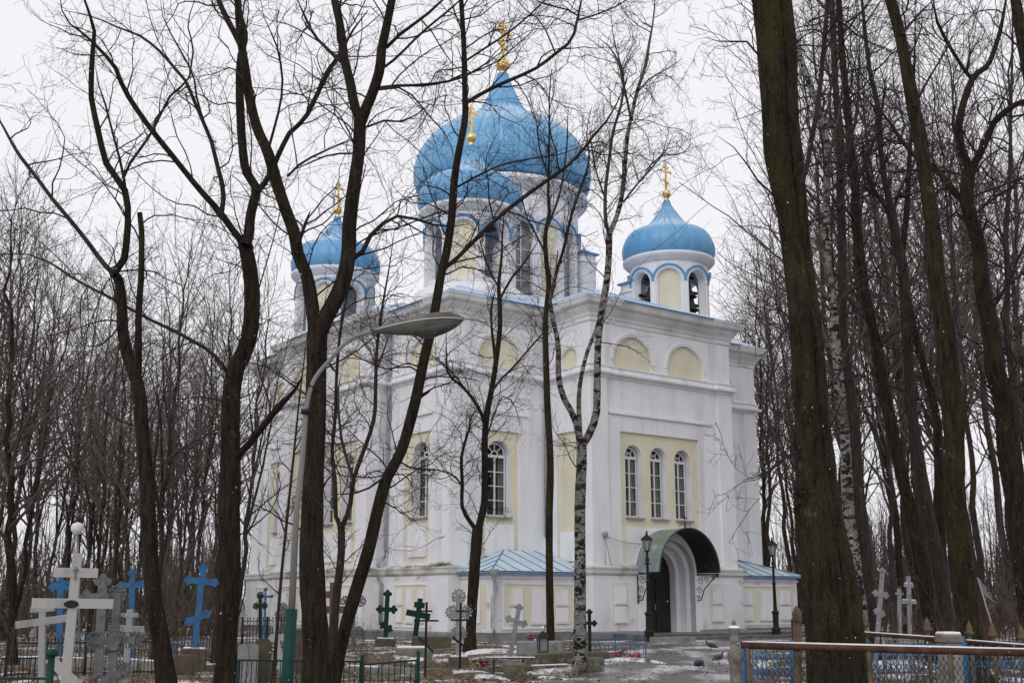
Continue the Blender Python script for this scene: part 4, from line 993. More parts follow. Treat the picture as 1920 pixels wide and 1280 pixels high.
tree('linden_tree', 'straight mossy green-brown trunk in the middle of the right-hand trees', 24, [
  ([(1826,1260),(1820,1200),(1811,1137),(1802,1078),(1794,989),(1787,900),(1789,862),(1787,756),(1777,672),(1768,588),(1755,503),(1750,440),(1747,422),(1734,337),(1726,262),(1713,198),(1701,127),(1688,63),(1671,0),(1660,-60)], 46, 20, .2),
  ([(1714,200),(1740,150),(1770,100),(1800,40)], 6, 3, 1), ([(1690,66),(1720,30),(1750,0)], 6, 4, .8), ([(1748,430),(1790,400),(1830,350)], 4, 2, -.8)], mt=BARKM, seed=16, group=R_, rmax=.03, dens=1.50, tl=1.75, zmin=6)
tree('forked_tree', 'dark tree forking into spreading crooked limbs near the right picture edge', 27, [
  ([(1950,1240),(1935,1130),(1918,1020),(1903,925),(1890,841),(1882,756),(1865,693),(1861,642),(1853,588),(1840,524),(1836,477),(1823,422),(1812,371),(1819,316)], 44, 24, 0),
  ([(1819,320),(1802,274),(1798,232),(1810,181),(1823,148),(1840,130),(1853,122),(1874,63),(1886,0),(1890,-40)], 18, 7, .8),
  ([(1823,150),(1802,122),(1772,72),(1755,34),(1750,-10)], 8, 5, -.8, 1, .4),
  ([(1820,320),(1844,274),(1865,228),(1895,202),(1920,190),(1960,180)], 15, 9, -.8),
  ([(1812,385),(1802,375),(1772,337),(1738,304),(1717,295),(1692,266),(1667,228),(1650,207),(1630,170)], 13, 5, 1.5),
  ([(1853,590),(1890,530),(1910,480),(1930,440)], 6, 3, -.8), ([(1838,500),(1810,480),(1785,465)], 5, 2, 1), ([(1830,400),(1880,360),(1930,345)], 6, 3, .8)], mt=BARK, seed=17, group=R_, rmax=.03, dens=1.70, tl=2.00, zmin=5)
tree('bare_tree', 'slim dark trunk at the right picture edge beside the forked tree', 30, [
  ([(1930,1180),(1918,1000),(1905,800),(1893,672),(1886,609),(1890,524),(1886,440),(1893,340),(1895,240),(1898,100),(1900,-40)], 15, 6, .8)], mt=BARKG, seed=18, group=R_, rmax=.03, dens=2.00, tl=2.00, zmin=6)
tree('bare_tree', 'dark trunk hanging into the top right picture corner', 22, [
  ([(2040,1260),(2010,900),(1980,500),(1940,200),(1915,60),(1905,0),(1895,-60)], 36, 18, .5)], mt=BARK, seed=19, group=R_, rmax=.03, dens=1.40, tl=1.88, zmin=6)

# ---- the woods behind: five kinds of bare tree, copied
def wood_proto(k):
    rng = np.random.default_rng(50+k); H = 18
    tr, cr = Tubes(), Tubes(); K = 26
    z = np.linspace(-.3, H, K); lx = np.cumsum(rng.standard_normal(K))*.07 + rng.uniform(-.06,.06)*z; ly = np.cumsum(rng.standard_normal(K))*.07
    P = np.stack([lx, ly, z], 1); R = .125*(1-z/H*.93)**.9; R[0] *= 1.5; R[1] *= 1.2; R = np.maximum(R, .012)
    tr.add(P, R, 9, .04, rng)
    a, b = grow(rng, P[None, 3:], R[None, 3:], 34 if k != 3 else 26, .27, 11, .62 if k != 2 else .9, .10, .10, .6, .06, .16 if k != 1 else .35, .98, .15)
    if k in (0, 3, 4):           # a fork
        s, t = grow(rng, P[None, 5:16], R[None, 5:16], 3, 1.0, 16, .4, .18, .06, .8, .11, .1, .9, .15); tr.add(s, t, 7, .03, rng)
        e, f = grow(rng, s, t, 9, .34, 9, .7, .08, .12, .6, .05, .2, 1, .2); cr.add(e, np.maximum(f, .01), 4)
        e2, f2 = grow(rng, e, f, 4, .42, 6, .75, .06, .16, .6, .02, .15, 1, .3); cr.add(e2, np.maximum(f2, .006), 3)
        e3, f3 = grow(rng, e2, f2, 3, .45, 4, .75, .05, .2, .7, .008, .15, 1, .4); cr.add(e3, np.maximum(f3, .0045), 3)
    cr.add(a, np.maximum(b, .012), 5)
    a2, b2 = grow(rng, a, b, 5, .42, 7, .75, .06, .2, .6, .022, .12, 1, .3); cr.add(a2, np.maximum(b2, .007), 3)
    a3, b3 = grow(rng, a2, b2, 3, .45, 4, .75, .05, .2, .7, .009, .12, 1, .4); cr.add(a3, np.maximum(b3, .005), 3)
    mt = [BARKG, BARKB, BARK, BARKG, BARK][k]
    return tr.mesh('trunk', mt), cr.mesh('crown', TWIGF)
protos = [wood_proto(k) for k in range(5)]
wr = random.Random(5)
def wood_tree(x, d, ytop, label, group, k=None, girth=1, rz=None):
    k = wr.randrange(5) if k is None else k
    p = at(x, ybase(d), d); top = at(x, ytop, d).z; s = max(top, 5)/18.3
    t = thing('bare_tree', label, 'tree', (p.x, p.y, 0), wr.uniform(0, 6.28) if rz is None else rz, group)
    t.rotation_euler = (wr.uniform(-.05,.05), wr.uniform(-.05,.05), t.rotation_euler[2])
    g = s*girth*.9 if s > 1 else s*girth
    t.scale = (g, g, s)
    for nm, me in zip(('trunk', 'crown'), protos[k]): mobj(nm, me, None, t)
    return t
GL, GR = 'bare trees in the woods left of the church', 'bare trees in the woods right of the church'
LL, LR_ = 'bare grey-brown tree in the woods left of the white church', 'bare grey-brown tree in the woods right of the white church'
# the ones that can be told apart
wood_tree(18, 30, 380, 'thick dark trunk in the woods at the left picture edge', GL, 2, 1.5)
wood_tree(212, 36, 560, 'straight dark trunk in the woods left of the broken-stub maple', GL, 1, 1.2)
wood_tree(405, 32, 480, 'brown trunk standing close behind the second foreground maple', GL, 1, 1.1)
wood_tree(292, 34, 400, 'dark trunk rising behind the broken-stub maple', GL, 0, 1.1)
wood_tree(1436, 82, 560, 'tree right against the far right corner of the church', GR, 1, 1.3)
for i in range(36):
    x = -140 + 590*(i+wr.random())/36; d = wr.uniform(42, 105)
    yt = wr.uniform(430, 690) + (40 if 60 < x < 200 else 0) - (80 if x < 40 else 0)
    wood_tree(x, d, yt, LL, GL)
for i in range(14):
    x = wr.uniform(-120, 470); wood_tree(x, wr.uniform(95, 135), wr.uniform(640, 800), LL, GL)
for i in range(25):
    x = 1470 + 600*(i+wr.random())/25; d = wr.uniform(42, 100)
    if x < 1530: d = wr.uniform(78, 110)
    yt = wr.uniform(-60, 380) if x > 1560 else wr.uniform(330, 560)
    wood_tree(x, d, yt, LR_, GR)
for i in range(9):
    x = wr.uniform(1425, 1530); wood_tree(x, wr.uniform(84, 120), wr.uniform(420, 720), LR_, GR)
for i in range(12):
    x = wr.uniform(1530, 2050); wood_tree(x, wr.uniform(95, 140), wr.uniform(350, 700), LR_, GR)
# far wood that reads as one mass
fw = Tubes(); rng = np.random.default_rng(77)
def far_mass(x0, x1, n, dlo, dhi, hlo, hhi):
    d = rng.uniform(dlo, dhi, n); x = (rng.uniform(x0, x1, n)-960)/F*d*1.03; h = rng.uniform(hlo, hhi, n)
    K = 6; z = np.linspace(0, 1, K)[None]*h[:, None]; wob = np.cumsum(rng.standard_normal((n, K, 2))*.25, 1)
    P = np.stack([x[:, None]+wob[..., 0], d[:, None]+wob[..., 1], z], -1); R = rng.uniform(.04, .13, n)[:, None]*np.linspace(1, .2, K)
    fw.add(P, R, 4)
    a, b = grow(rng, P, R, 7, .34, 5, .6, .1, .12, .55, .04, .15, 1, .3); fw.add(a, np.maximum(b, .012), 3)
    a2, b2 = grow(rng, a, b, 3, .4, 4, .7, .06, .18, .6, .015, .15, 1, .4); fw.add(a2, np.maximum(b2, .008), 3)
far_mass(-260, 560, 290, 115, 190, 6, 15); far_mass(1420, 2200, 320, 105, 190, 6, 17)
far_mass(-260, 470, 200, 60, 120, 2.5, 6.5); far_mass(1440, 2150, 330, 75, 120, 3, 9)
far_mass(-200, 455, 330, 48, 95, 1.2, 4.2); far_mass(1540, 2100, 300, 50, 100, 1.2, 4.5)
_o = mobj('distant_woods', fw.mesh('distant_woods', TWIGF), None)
tag(_o, 'hazy brown mass of bare far-off woods and brush on both sides', 'woods', kind='stuff')
# ================================================================== graves, fences, lamps, small things
WPAINT = mat('white_wood', (.40,.395,.38), .75, (.29,.28,.265), 5, .5, .7, (1,1,.2), .2, 30)
GWOOD = mat('grey_white_wood', (.33,.33,.33), .8, (.24,.24,.235), 5, .45, .7, (1,1,.2), .2, 30)
CASTG = mat('cast_grey', (.16,.163,.17), .6, (.10,.10,.105), 9, .4, .7, (1,1,1), .2, 50)
SILV = mat('silver_paint', (.30,.31,.325), .5, (.20,.205,.215), 7, .45, .7, metal=.3)
BLUEP = mat('grave_blue', (.04,.145,.30), .6, (.03,.095,.20), 7, .5, .7)
GREENP = mat('grave_green', (.006,.036,.030), .55, (.010,.025,.022), 7, .5, .7)
GREENL = mat('lamp_green', (.004,.045,.036), .55, (.006,.030,.025), 4, .45, .7)
BROWNW = mat('weathered_wood', (.15,.10,.08), .85, (.09,.062,.052), 6, .4, .65, (1,1,.2), .3, 30)
STONEB = mat('brown_stone', (.12,.095,.075), .8, (.07,.06,.046), 4, .4, .7, (1,1,1), .4, 20, c3=(.10,.11,.05), scale3=3, lo3=.52, hi3=.68)
STONEG = mat('grey_stone', (.27,.27,.275), .75, (.2,.2,.2), 4, .4, .7, (1,1,1), .3, 20)
MOSSC = mat('mossy_kerb', (.17,.155,.12), .9, (.09,.09,.05), 3, .4, .6, (1,1,1), .5, 18, c3=(.24,.235,.22), scale3=5, lo3=.55, hi3=.7)
RUST = mat('rusty_pipe', (.055,.026,.017), .75, (.10,.05,.032), 8, .4, .65, (1,1,1), .3, 40)
TANP = mat('tan_paint', (.125,.095,.062), .75, (.06,.044,.032), 8, .45, .7, (1,1,.5), .2, 30)
PALEC = mat('pale_concrete', (.22,.20,.175), .85, (.11,.10,.085), 6, .45, .7, (1,1,1), .3, 30)
REDP = mat('maroon_paint', (.085,.018,.018), .6, (.05,.012,.014), 5, .4, .7)
FLOW = mat('red_flowers', (.45,.012,.03), .6, (.32,.02,.10), 20, .4, .6)
LEAFG = mat('plastic_leaf', (.03,.09,.035), .6)
CON_P = mat('pole_concrete', (.23,.23,.23), .85, (.15,.15,.147), 3, .4, .7, (1,1,.3), .2, 40)
LUM = mat('lamp_metal', (.15,.146,.134), .5, (.095,.09,.083), 5, .4, .7, metal=.4)
LENS = mat('lamp_lens', (.09,.088,.08), .3, (.05,.05,.045), 4, .4, .6)
LGLASS = mat('lantern_glass', (.30,.33,.33), .15)
OVAL = mat('enamel_plaque', (.02,.018,.02), .45, spec=.2)
FEATH = mat('pigeon_grey', (.05,.055,.065), .7, (.12,.125,.135), 9, .45, .6)

def disc(mb, x, z, r, t, n=14, y=0):
    V = [(x+r*math.cos(2*math.pi*i/n), y-t/2, z+r*math.sin(2*math.pi*i/n)) for i in range(n)] + [(x+r*math.cos(2*math.pi*i/n), y+t/2, z+r*math.sin(2*math.pi*i/n)) for i in range(n)]
    mb.add(V, [tuple(range(n)), tuple(range(2*n-1, n-1, -1))] + [(i, n+i, n+(i+1) % n, (i+1) % n) for i in range(n)])
def torus(mb, x, z, r, t, n=14, y=0, e=1):
    mb.tube([(x+r*math.cos(2*math.pi*i/n), y, z+e*r*math.sin(2*math.pi*i/n)) for i in range(n+1)], t, 5, cap=False)
def stand(name, label, cat, x0, x1, d, ytop, rz=0, group=None, ybot=None, sink=.1):
    """an upright thing whose foot is at column x0 and top at x1, ytop; returns root, height"""
    yb = ybase(d) if ybot is None else ybot
    A, B = at(x0, yb, d), at(x1, ytop, d); h = (B-A).length
    z = float(hz(A.x, A.y)) if ybot is None else A.z
    lean = math.atan2(B.x-A.x, B.z-A.z)
    t = thing(name, label, cat, (A.x, A.y, z if ybot is None else A.z)); t.rotation_euler = Matrix.Rotation(lean, 3, 'Y').to_euler()
    q = Matrix.Rotation(lean, 3, 'Y') @ Matrix.Rotation(rz, 3, 'Z'); t.rotation_euler = q.to_euler()
    if group: t['group'] = group
    return t, h + (A.z - z)
GC = 'grave crosses around the church'
def plain_cross(label, x0, x1, d, ytop, bars, w, m, th=None, rz=.2, foot=None, snow=False, ybot=None, name='grave_cross'):
    t, h = stand(name, label, 'cross', x0, x1, d, ytop, rz, GC, ybot); k = pxm(d); W = w*k/2; T = (th or w)*k/2
    MB().bbox(-W,-T,-.15,W,T,h,.008).build('post', m, t)
    for yb, wpx, tp, tilt in bars:
        z = h - (yb-ytop)*k; b = MB(); L = wpx*k/2; H = tp*k/2
        b.bbox(-L,-T*.85-.012,-H,L,T*.85+.012,H,.006, M=Matrix.Translation((0,0,z)) @ Matrix.Rotation(tilt,4,'Y'))
        c = b.build('crossbar' if abs(tilt) < .2 else 'footrest', m, t)
        if snow and abs(tilt) < .2: MB().bbox(-L+.01,-T*.8,H+.001,L-.01,T*.8,H+.02,.008, M=Matrix.Translation((0,0,z))).build('snow_cap', SNOW, c)
    return t, h, k
def lobes(b, x, z, r, t, dx, dz, lace=False):
    if lace:
        for a in np.linspace(-2.2, 2.2, 9):
            c, s_ = math.cos(a), math.sin(a); disc(b, x+(dx*c-dz*s_)*r*1.75, z+(dx*s_+dz*c)*r*1.75, r*.26, t*.8, 8)
    for a in (-1, 0, 1):
        e = Vector((dx, dz)); s = Vector((-dz, dx)); q = e*(r*.95 if a == 0 else r*.1) + s*(a*r*.95)
        if lace: torus(b, x+q.x, z+q.y, r*.62, max(.013, t*.3)); disc(b, x+q.x, z+q.y, r*.25, t*.8, 8)
        else: disc(b, x+q.x, z+q.y, r*.72, t)
def trefoil_cross(label, x0, x1, d, ytop, main, foot, w, m, rz=.2, ybot=None, ped=None, lr=1.0, lace=False, medal=False, group=GC):
    t, h = stand('grave_cross', label, 'cross', x0, x1, d, ytop, rz, group, ybot); k = pxm(d); W = w*k/2; T = max(.018, W*.5); r = w*k*.62*lr
    b = MB(); z0 = .0
    b.bbox(-W,-T,-.12,W,T,h-r*1.4,.005); lobes(b, 0, h-r*1.6, r, T*2, 0, 1, lace)
    if lace:
        for z in np.arange(h*.28, h-r*2, r*1.5): torus(b, -W*1.35, z, W*.55, .008); torus(b, W*1.35, z+.05, W*.55, .008)
        for s in (-1,1): torus(b, s*r*1.15, h-r*2.4, r*.55, .012)
        torus(b, 0, h-r*1.6, r*1.5, .012)
    b.build('post', m, t)
    for spec, nm in ((main, 'crossbar'), (foot, 'footrest')):
        if not spec: continue
        yb, wpx, tilt = spec; L = wpx*k/2; z = h-(yb-ytop)*k; c = MB(); c.bbox(-L+r*1.3,-T*.9-.006,-W,L-r*1.3,T*.9+.006,W,.005)
        for s in (-1,1):
            lobes(c, s*(L-r*1.6), 0, r*.95, T*2.1, s, 0, lace)
            if lace: torus(c, s*(L-r*1.5), 0, r*1.4, .012); torus(c, s*L*.5, W*1.4, W*.6, .008); torus(c, s*L*.5, -W*1.4, W*.6, .008)
        o = c.build(nm, m, t); o.location = (0,0,z); o.rotation_euler = (0,tilt,0)
        if medal and nm == 'crossbar':
            e = MB(); n = 18
            V = [(.09*math.cos(2*math.pi*i/n), -T-.035, .13*math.sin(2*math.pi*i/n)) for i in range(n)]
            e.add(V+[(x*1.0,-T+.0,z_) for x,_,z_ in V], [tuple(range(n))]+[(i,(i+1)%n,n+(i+1)%n,n+i) for i in range(n)])
            e.tube([(.1*math.cos(2*math.pi*i/n), -T-.03, .145*math.sin(2*math.pi*i/n)) for i in range(n+1)], .016, 5, cap=False)
            me = e.build('medallion', m, o)
    if ped: 
        pw, ph = ped; MB().bbox(-pw/2,-pw*.4,-.2,pw/2,pw*.4,ph,.03).build('pedestal', STONEB, t)
        MB().bbox(-pw*.42,-pw*.33,ph+.001,pw*.42,pw*.33,ph+.025,.01).build('snow_cap', SNOW, t)
    return t
# --- left graves
t, h, k = plain_cross('big white wooden grave cross with a dark oval plaque, far left', 117, 146, 17, 1037, [(1072,77,17,0),(1127,140,17,0),(1252,86,17,.74)], 17, WPAINT, 13, .28)
e = MB(); n = 18; e.add([(.10*math.cos(2*math.pi*i/n), 0, .055*math.sin(2*math.pi*i/n)) for i in range(n)]+[(.085*math.cos(2*math.pi*i/n), -.02, .045*math.sin(2*math.pi*i/n)) for i in range(n)], [(i,(i+1)%n,n+(i+1)%n,n+i) for i in range(n)]+[tuple(range(n,2*n))])
e.build('oval_plaque', OVAL, t, loc=(-.02,-.066,h-(1128-1037)*k))
e = MB(); e.box(-.009,-.012,-.1,.009,0,.09); e.box(-.04,-.013,.03,.04,-.001,.05); e.build('small_crucifix', CASTG, t, loc=(0,-.066,h-(1072-1037)*k))
plain_cross('pale grey wooden cross behind the left end of the big white cross', 77, 80, 19.5, 1137, [(1141,42,10,0),(1163,92,13,-.07)], 12, GWOOD, 9, .15)
plain_cross('small pale grey wooden cross right of the ornate grey iron crosses', 233, 244, 21.5, 1142, [(1152,30,8,0),(1176,54,11,.05)], 11, GWOOD, 8, .25)
trefoil_cross('ornate grey cast iron cross with round medallion in front of the white cross', 206, 221, 17.6, 1098, (1194,98,0), (1258,72,-.5), 14, CASTG, .1, lr=1.0, lace=True, medal=True)
trefoil_cross('flat grey iron cross standing behind the ornate medallion cross', 181, 194, 19.2, 1075, (1118,84,0), None, 16, CASTG, .2, lr=.95)
BG = 'blue painted grave crosses'
trefoil_cross('upright blue trefoil cross between the broken-stub maple and the white cross', 246, 248, 32, 1066, (1095,56,0), None, 10, BLUEP, .15, lr=.8, group=BG)
trefoil_cross('tilted blue trefoil cross with slanted footrest on a stone block', 361, 381, 29.5, 1056, (1088,64,.04), (1153,50,-.45), 11, BLUEP, .2, lr=.75, ped=(.62,.55), group=BG)
trefoil_cross('blue cross half hidden behind the big white wooden cross', 111, 114, 35, 1082, (1098,44,0), (1156,40,-.3), 11, BLUEP, .1, lr=.8, group=BG)
trefoil_cross('thin pale blue cross beside the iron cross at the church wall', 496, 498, 44, 1101, (1117,30,0), None, 4, BLUEP, .3, lr=.9, group=BG)
trefoil_cross('small dark iron cross left of the thin pale blue cross', 488, 488, 42, 1109, (1134,26,0), None, 6, IRON, .2, lr=.9, lace=True)
trefoil_cross('grey lacy cross just left of the green lamp post base', 529, 530, 43, 1130, (1150,26,0), None, 8, CASTG, .2, lr=1.0, lace=True)
trefoil_cross('small white trefoil cross leaning against the green lamp post base', 532, 516, 25, 1161, (1193,32,.15), None, 9, WPAINT, .2, lr=.8)
t, h, k = plain_cross('weathered brown wooden cross with snow on its bars between the maples', 622, 625, 31, 1091, [(1113,28,13,0),(1140,48,13,0)], 12, BROWNW, 8, .1, snow=True)
trefoil_cross('grey lacy iron cross behind the weathered wooden cross', 662, 662, 40, 1112, (1126,46,0), (1180,36,0), 8, CASTG, .15, lr=1.2, lace=True)
trefoil_cross('dark green ornate iron cross by the church wall panel', 722, 727, 43.5, 1105, (1140,40,0), (1171,28,.5), 8, GREENP, .2, lr=1.0, ped=(.7,.28))
plain_cross('plain dark green wooden cross leaning right near the downpipe', 776, 788, 43, 1121, [(1133,19,10,0),(1150,44,11,.08)], 9, GREENP, 7, .2)
plain_cross('thin black metal cross standing in front of the green wooden cross', 797, 800, 25.5, 1128, [(1144,22,3.2,0),(1161,45,3.2,0),(1203,38,4,.75)], 4.2, IRON, 4, .1)
plain_cross('thin black metal cross in front of the lacy grey one', 862, 864, 27, 1129, [(1144,19,3.2,0),(1160,36,3.2,0),(1201,36,4,.65)], 4, IRON, 4, .1)
trefoil_cross('silver lacy iron cross on a stone block beside the forked tree', 860, 860, 29.5, 1105, (1145,46,0), (1182,28,0), 9, SILV, .15, lr=1.25, lace=True, ped=(.48,.3))
trefoil_cross('silver trefoil cross leaning right in front of the annex panels', 953, 974, 31, 1131, (1163,44,.12), None, 8, SILV, .1, lr=.95)
trefoil_cross('small dark maroon cross just right of the birch trunk', 1106, 1105, 36, 1141, (1166,30,.03), None, 6, IRON, .3, lr=1.0)
trefoil_cross('tiny pale cross on the low stone grave before the annex', 1020, 1021, 36, 1170, (1174,10,0), None, 2.6, SILV, .1, lr=1.0)
# --- right graves
trefoil_cross('tall ornate silver cross behind the rails on the right', 1640, 1655, 27, 1064, (1112,34,.03), (1145,24,.2), 8, SILV, .3, lr=.8)
plain_cross('boxy silver cross with a little roof right of the ornate silver one', 1709, 1703, 28, 1080, [(1096,16,7,0),(1126,26,7,0)], 7, SILV, 6, .2, snow=True)
plain_cross('small dark cross close to the right side of the massive trunk', 1618, 1613, 29, 1083, [(1090,15,4,0),(1103,24,4,0)], 5, IRON, 4, .2)
plain_cross('small white wooden cross far behind the right-hand rails', 1688, 1686, 33, 1103, [(1112,14,4,0)], 6, GWOOD, 5, .2)
t, h = stand('leaning_pole', 'snow-topped thin pole leaning left among the right-hand graves', 'pole', 1888, 1832, 26, 1082, 0)
MB().tube([(0,0,-.1),(0,0,h)], [.02,.014], 6).build('shaft', GWOOD, t)
p = MB()
for i in range(6): p.tube([(0,0,h-.02-.06*i),(.06+.03*i,0,h-.1-.1*i)], .012, 5)
p.build('snowy_tuft', GWOOD, t)

# --- headstones, slabs, kerbs
def slab(name, label, cat, x, d, w, hgt, th, m, rz=.1, rounded=0, group=None, lean=0, snow=True):
    A = gnd(x, ybase(d)); t = thing(name, label, cat, (A.x, A.y, float(hz(A.x, A.y))), rz, group); t.rotation_euler = (0, lean, rz)
    b = MB()
    if rounded:
        n = 12; P = [(-w/2,-.2),(w/2,-.2)] + [(w/2*math.cos(math.pi*i/n), hgt-rounded+rounded*math.sin(math.pi*i/n)) for i in range(n+1)]
        b.prism(P, lambda a, z, dd: (a, dd, z), -th/2, th/2)
    else: b.bbox(-w/2,-th/2,-.2,w/2,th/2,hgt,.025)
    b.build('stone', m, t)
    if snow and not rounded and int(x) % 3: 
        r = random.Random(int(x)); q = MB(); q.bbox(-w*.46,-th*.42,hgt+.001,w*.44,th*.42,hgt+.03,.015); q.build('snow_cap', SNOW, t)
    return t
GH = 'headstones by the church'
slab('headstone', 'light grey headstone slab behind the green fence, left of the lamp post', 'headstone', 463, 25, .42, .86, .12, STONEG, .2, .05, GH)
slab('headstone', 'brown stone headstone between the grey slab and the lamp post', 'headstone', 492, 25.5, .34, .9, .16, STONEB, .15, .04, GH)
slab('headstone', 'brown headstone behind the lamp post, left of the big maple', 'headstone', 556, 27, .34, .95, .16, STONEB, .1, .05, GH)
slab('headstone', 'dark headstone low behind the weathered wooden cross', 'headstone', 612, 33, .5, .8, .18, STONEB, .2, .06, GH)
slab('headstone', 'low mossy block right of the blue cross pedestal', 'headstone', 345, 27, .5, .45, .35, STONEB, .3, 0, GH)
slab('stone_grave', 'long low grey stone grave box before the annex', 'grave', 1011, 34.5, 1.25, .42, .6, STONEG, .12)
slab('stone_grave', 'grey concrete grave slab left of the thin black crosses', 'grave', 775, 33, 1.0, .4, .8, CONC, .1)
slab('stone_grave', 'low snow-dusted grave box at the foot of the green wooden cross', 'grave', 810, 41, 1.3, .4, .7, STONEB, .1)
slab('stone_grave', 'square concrete block at the right end of the mossy kerb', 'grave', 1107, 27.8, .55, .32, .5, MOSSC, .2)
slab('stone_grave', 'mossy stone block left end of the kerb by the silver leaning cross', 'grave', 966, 27, .5, .3, .4, MOSSC, .1)
def kerb(label, p0, p1, m=MOSSC, w=.14, h=.14, snow=True, bend=0):
    A, B = gnd(*p0), gnd(*p1); t = thing('grave_kerb', label, 'kerb', (A.x, A.y, float(hz(A.x, A.y))), math.atan2(B.y-A.y, B.x-A.x), 'stone kerbs round the graves'); t['kind'] = 'thing'
    L = (B-A).length; n = max(2, int(L/.8)); r = random.Random(int(p0[0]))
    for i in range(n):
        o = MB().bbox(0,-w/2,-.25,L/n-.015,w/2,h,.02).build('kerb_stone', m, t); o.location = (L/n*i, bend*math.sin(math.pi*i/n), r.uniform(-.02,.015)); o.rotation_euler = (r.uniform(-.03,.03), r.uniform(-.02,.02), r.uniform(-.02,.02))
        if snow and r.random() < .8: MB().bbox(.02,-w*.4,h+.001,L/n-.04,w*.4,h+.022,.01).build('snow_cap', SNOW, o)
    return t
kerb('snow-covered kerb running across behind the big white cross', (5,1247), (318,1254), CONC, .2, .16)
kerb('snowy kerb in front of the tilted blue cross', (318,1252), (412,1246), CONC, .2, .16)
kerb('thin snowy kerb behind the fence at far left', (20,1236), (170,1240), CONC, .12, .12)
kerb('mossy curved kerb beside the birch foot', (985,1246), (1142,1238), MOSSC, .3, .26, False, .15)
kerb('low stone kerb in front of the leaning silver cross', (925,1256), (1065,1252), MOSSC, .16, .12)
kerb('broken kerb lying left of the small metal bench', (800,1262), (922,1258), MOSSC, .2, .12, False)
kerb('snow-dusted kerb beneath the green fence', (650,1262), (776,1266), CONC, .16, .14)
kerb('fallen grey beam lying behind the leaning silver cross', (945,1222), (1000,1232), CONC, .16, .2)
kerb('mossy kerb stones lying at the bottom centre', (690,1272), (860,1276), MOSSC, .18, .12, False)
kerb('kerb stones right of the birch leading to the flowers', (1100,1240), (1150,1228), MOSSC, .16, .14)
# bench
A = gnd(955, 1258); t = thing('grave_bench', 'small dark metal bench in front of the leaning silver cross', 'bench', (A.x, A.y, float(hz(A.x,A.y))), .03)
MB().bbox(-.55,-.1,.34,.62,.1,.375,.008).build('seat', BROWNW, t); MB().bbox(-.53,-.09,.376,.6,.09,.39,.006).build('snow_cap', SNOW, t)
for x in (-.36,.31): MB().tube([(x,0,-.1),(x,0,.34)], .02, 6).build('leg', IRON, t)
# lantern on a grave
A = gnd(1018, 1238); t = thing('grave_lantern', 'small dark grave lantern on a stone foot left of the slim tree', 'lantern', (A.x, A.y, 0), .2)
MB().bbox(-.14,-.14,-.1,.14,.14,.28,.02).build('foot', STONEB, t)
l = MB(); l.bbox(-.11,-.11,.281,.11,.11,.62,.01); l.build('lantern_body', CONC, t)
l = MB()
for sx in (-1,1):
    for sy in (-1,1): l.box(sx*.12-.012,sy*.12-.012,.281,sx*.12+.012,sy*.12+.012,.62)
l.add([(-.19,-.19,.621),(.19,-.19,.621),(.19,.19,.621),(-.19,.19,.621),(0,0,.80)], [(0,1,4),(1,2,4),(2,3,4),(3,0,4),(3,2,1,0)]); l.build('lantern_roof', IRON, t)
MB().lathe([(0,.81),(.04,.83),(.05,.87),(.03,.92),(0,.93)], 10).build('snow_cap', SNOW, t)
# flowers
def flowers(label, x, y, n, s, z=0):
    A = gnd(x, y); t = thing('flower_bunch', label, 'flowers', (A.x, A.y, float(hz(A.x, A.y))+z), 0, 'red artificial flowers on the graves'); r = random.Random(int(x))
    lf = MB()
    for i in range(n):
        px, py, pz = r.gauss(0,s*.5), r.gauss(0,s*.4), r.uniform(.4,1)*s
        b = MB()
        for q in range(7):
            a = q*.9+r.random(); e = r.uniform(.5,1)
            b.add([(0,0,0),(.05*math.cos(a-.5),.05*math.sin(a-.5),.03*e),(.07*math.cos(a),.07*math.sin(a),.045*e),(.05*math.cos(a+.5),.05*math.sin(a+.5),.03*e)], [(0,1,2,3)])
        b.build('blossom', FLOW, t, loc=(px,py,pz), rot=(r.uniform(-.6,.9),r.uniform(-.5,.5),0))
        lf.tube([(0,0,-.05),(px*.6,py*.6,pz*.6),(px,py,pz)], .006, 4)
        a = r.uniform(0,6.28); c = Vector((px*.7,py*.7,pz*.6)); lf.add([c, c+Vector((math.cos(a)*.1,math.sin(a)*.1,.03)), c+Vector((math.cos(a)*.16,math.sin(a)*.16,-.02)), c+Vector((math.cos(a+.4)*.09,math.sin(a+.4)*.09,0))], [(0,1,2,3)])
    lf.build('stems', LEAFG, t)
flowers('upright bunch of red flowers on the snowy mound right of the birch', 1166, 1234, 12, .26)
flowers('spread of red and pink flowers at the right end of the snowy mound', 1192, 1243, 16, .24)
flowers('small red flower bunch low left of the metal bench', 902, 1258, 8, .22)
flowers('red wreath lying on the grey stone grave box', 995, 1222, 9, .14, .42)
# snowy grave mounds
def mound(label, x, y, w, l, h, m, rz=0):
    A = gnd(x, y); n, k = 18, 7; V = []; r = random.Random(int(x*3))
    for i in range(k+1):
        for j in range(n):
            a = 2*math.pi*j/n; q = math.cos(math.pi/2*i/k); e = 1+.10*math.sin(3*a+x)+.07*math.sin(5*a)
            V.append((w/2*(1-i/k)**.8*math.cos(a)*e, l/2*(1-i/k)**.8*math.sin(a)*e, h*math.sin(math.pi/2*i/k)-.06+r.uniform(-.01,.01)))
    f = [(i*n+j, i*n+(j+1) % n, (i+1)*n+(j+1) % n, (i+1)*n+j) for i in range(k) for j in range(n)]
    o = MB().add(V, f, True).build('grave_mound', m); o.location = (A.x, A.y, float(hz(A.x, A.y))); o.rotation_euler = (0,0,rz)
    tag(o, label, 'grave mound', 'low grave mounds'); return o
LITT = mat('litter_mound', (.085,.065,.042), .95, (.15,.115,.075), 9, .4, .6, (1,1,1), .8, 14, c3=(.66,.67,.7), scale3=2.2, lo3=.56, hi3=.64)
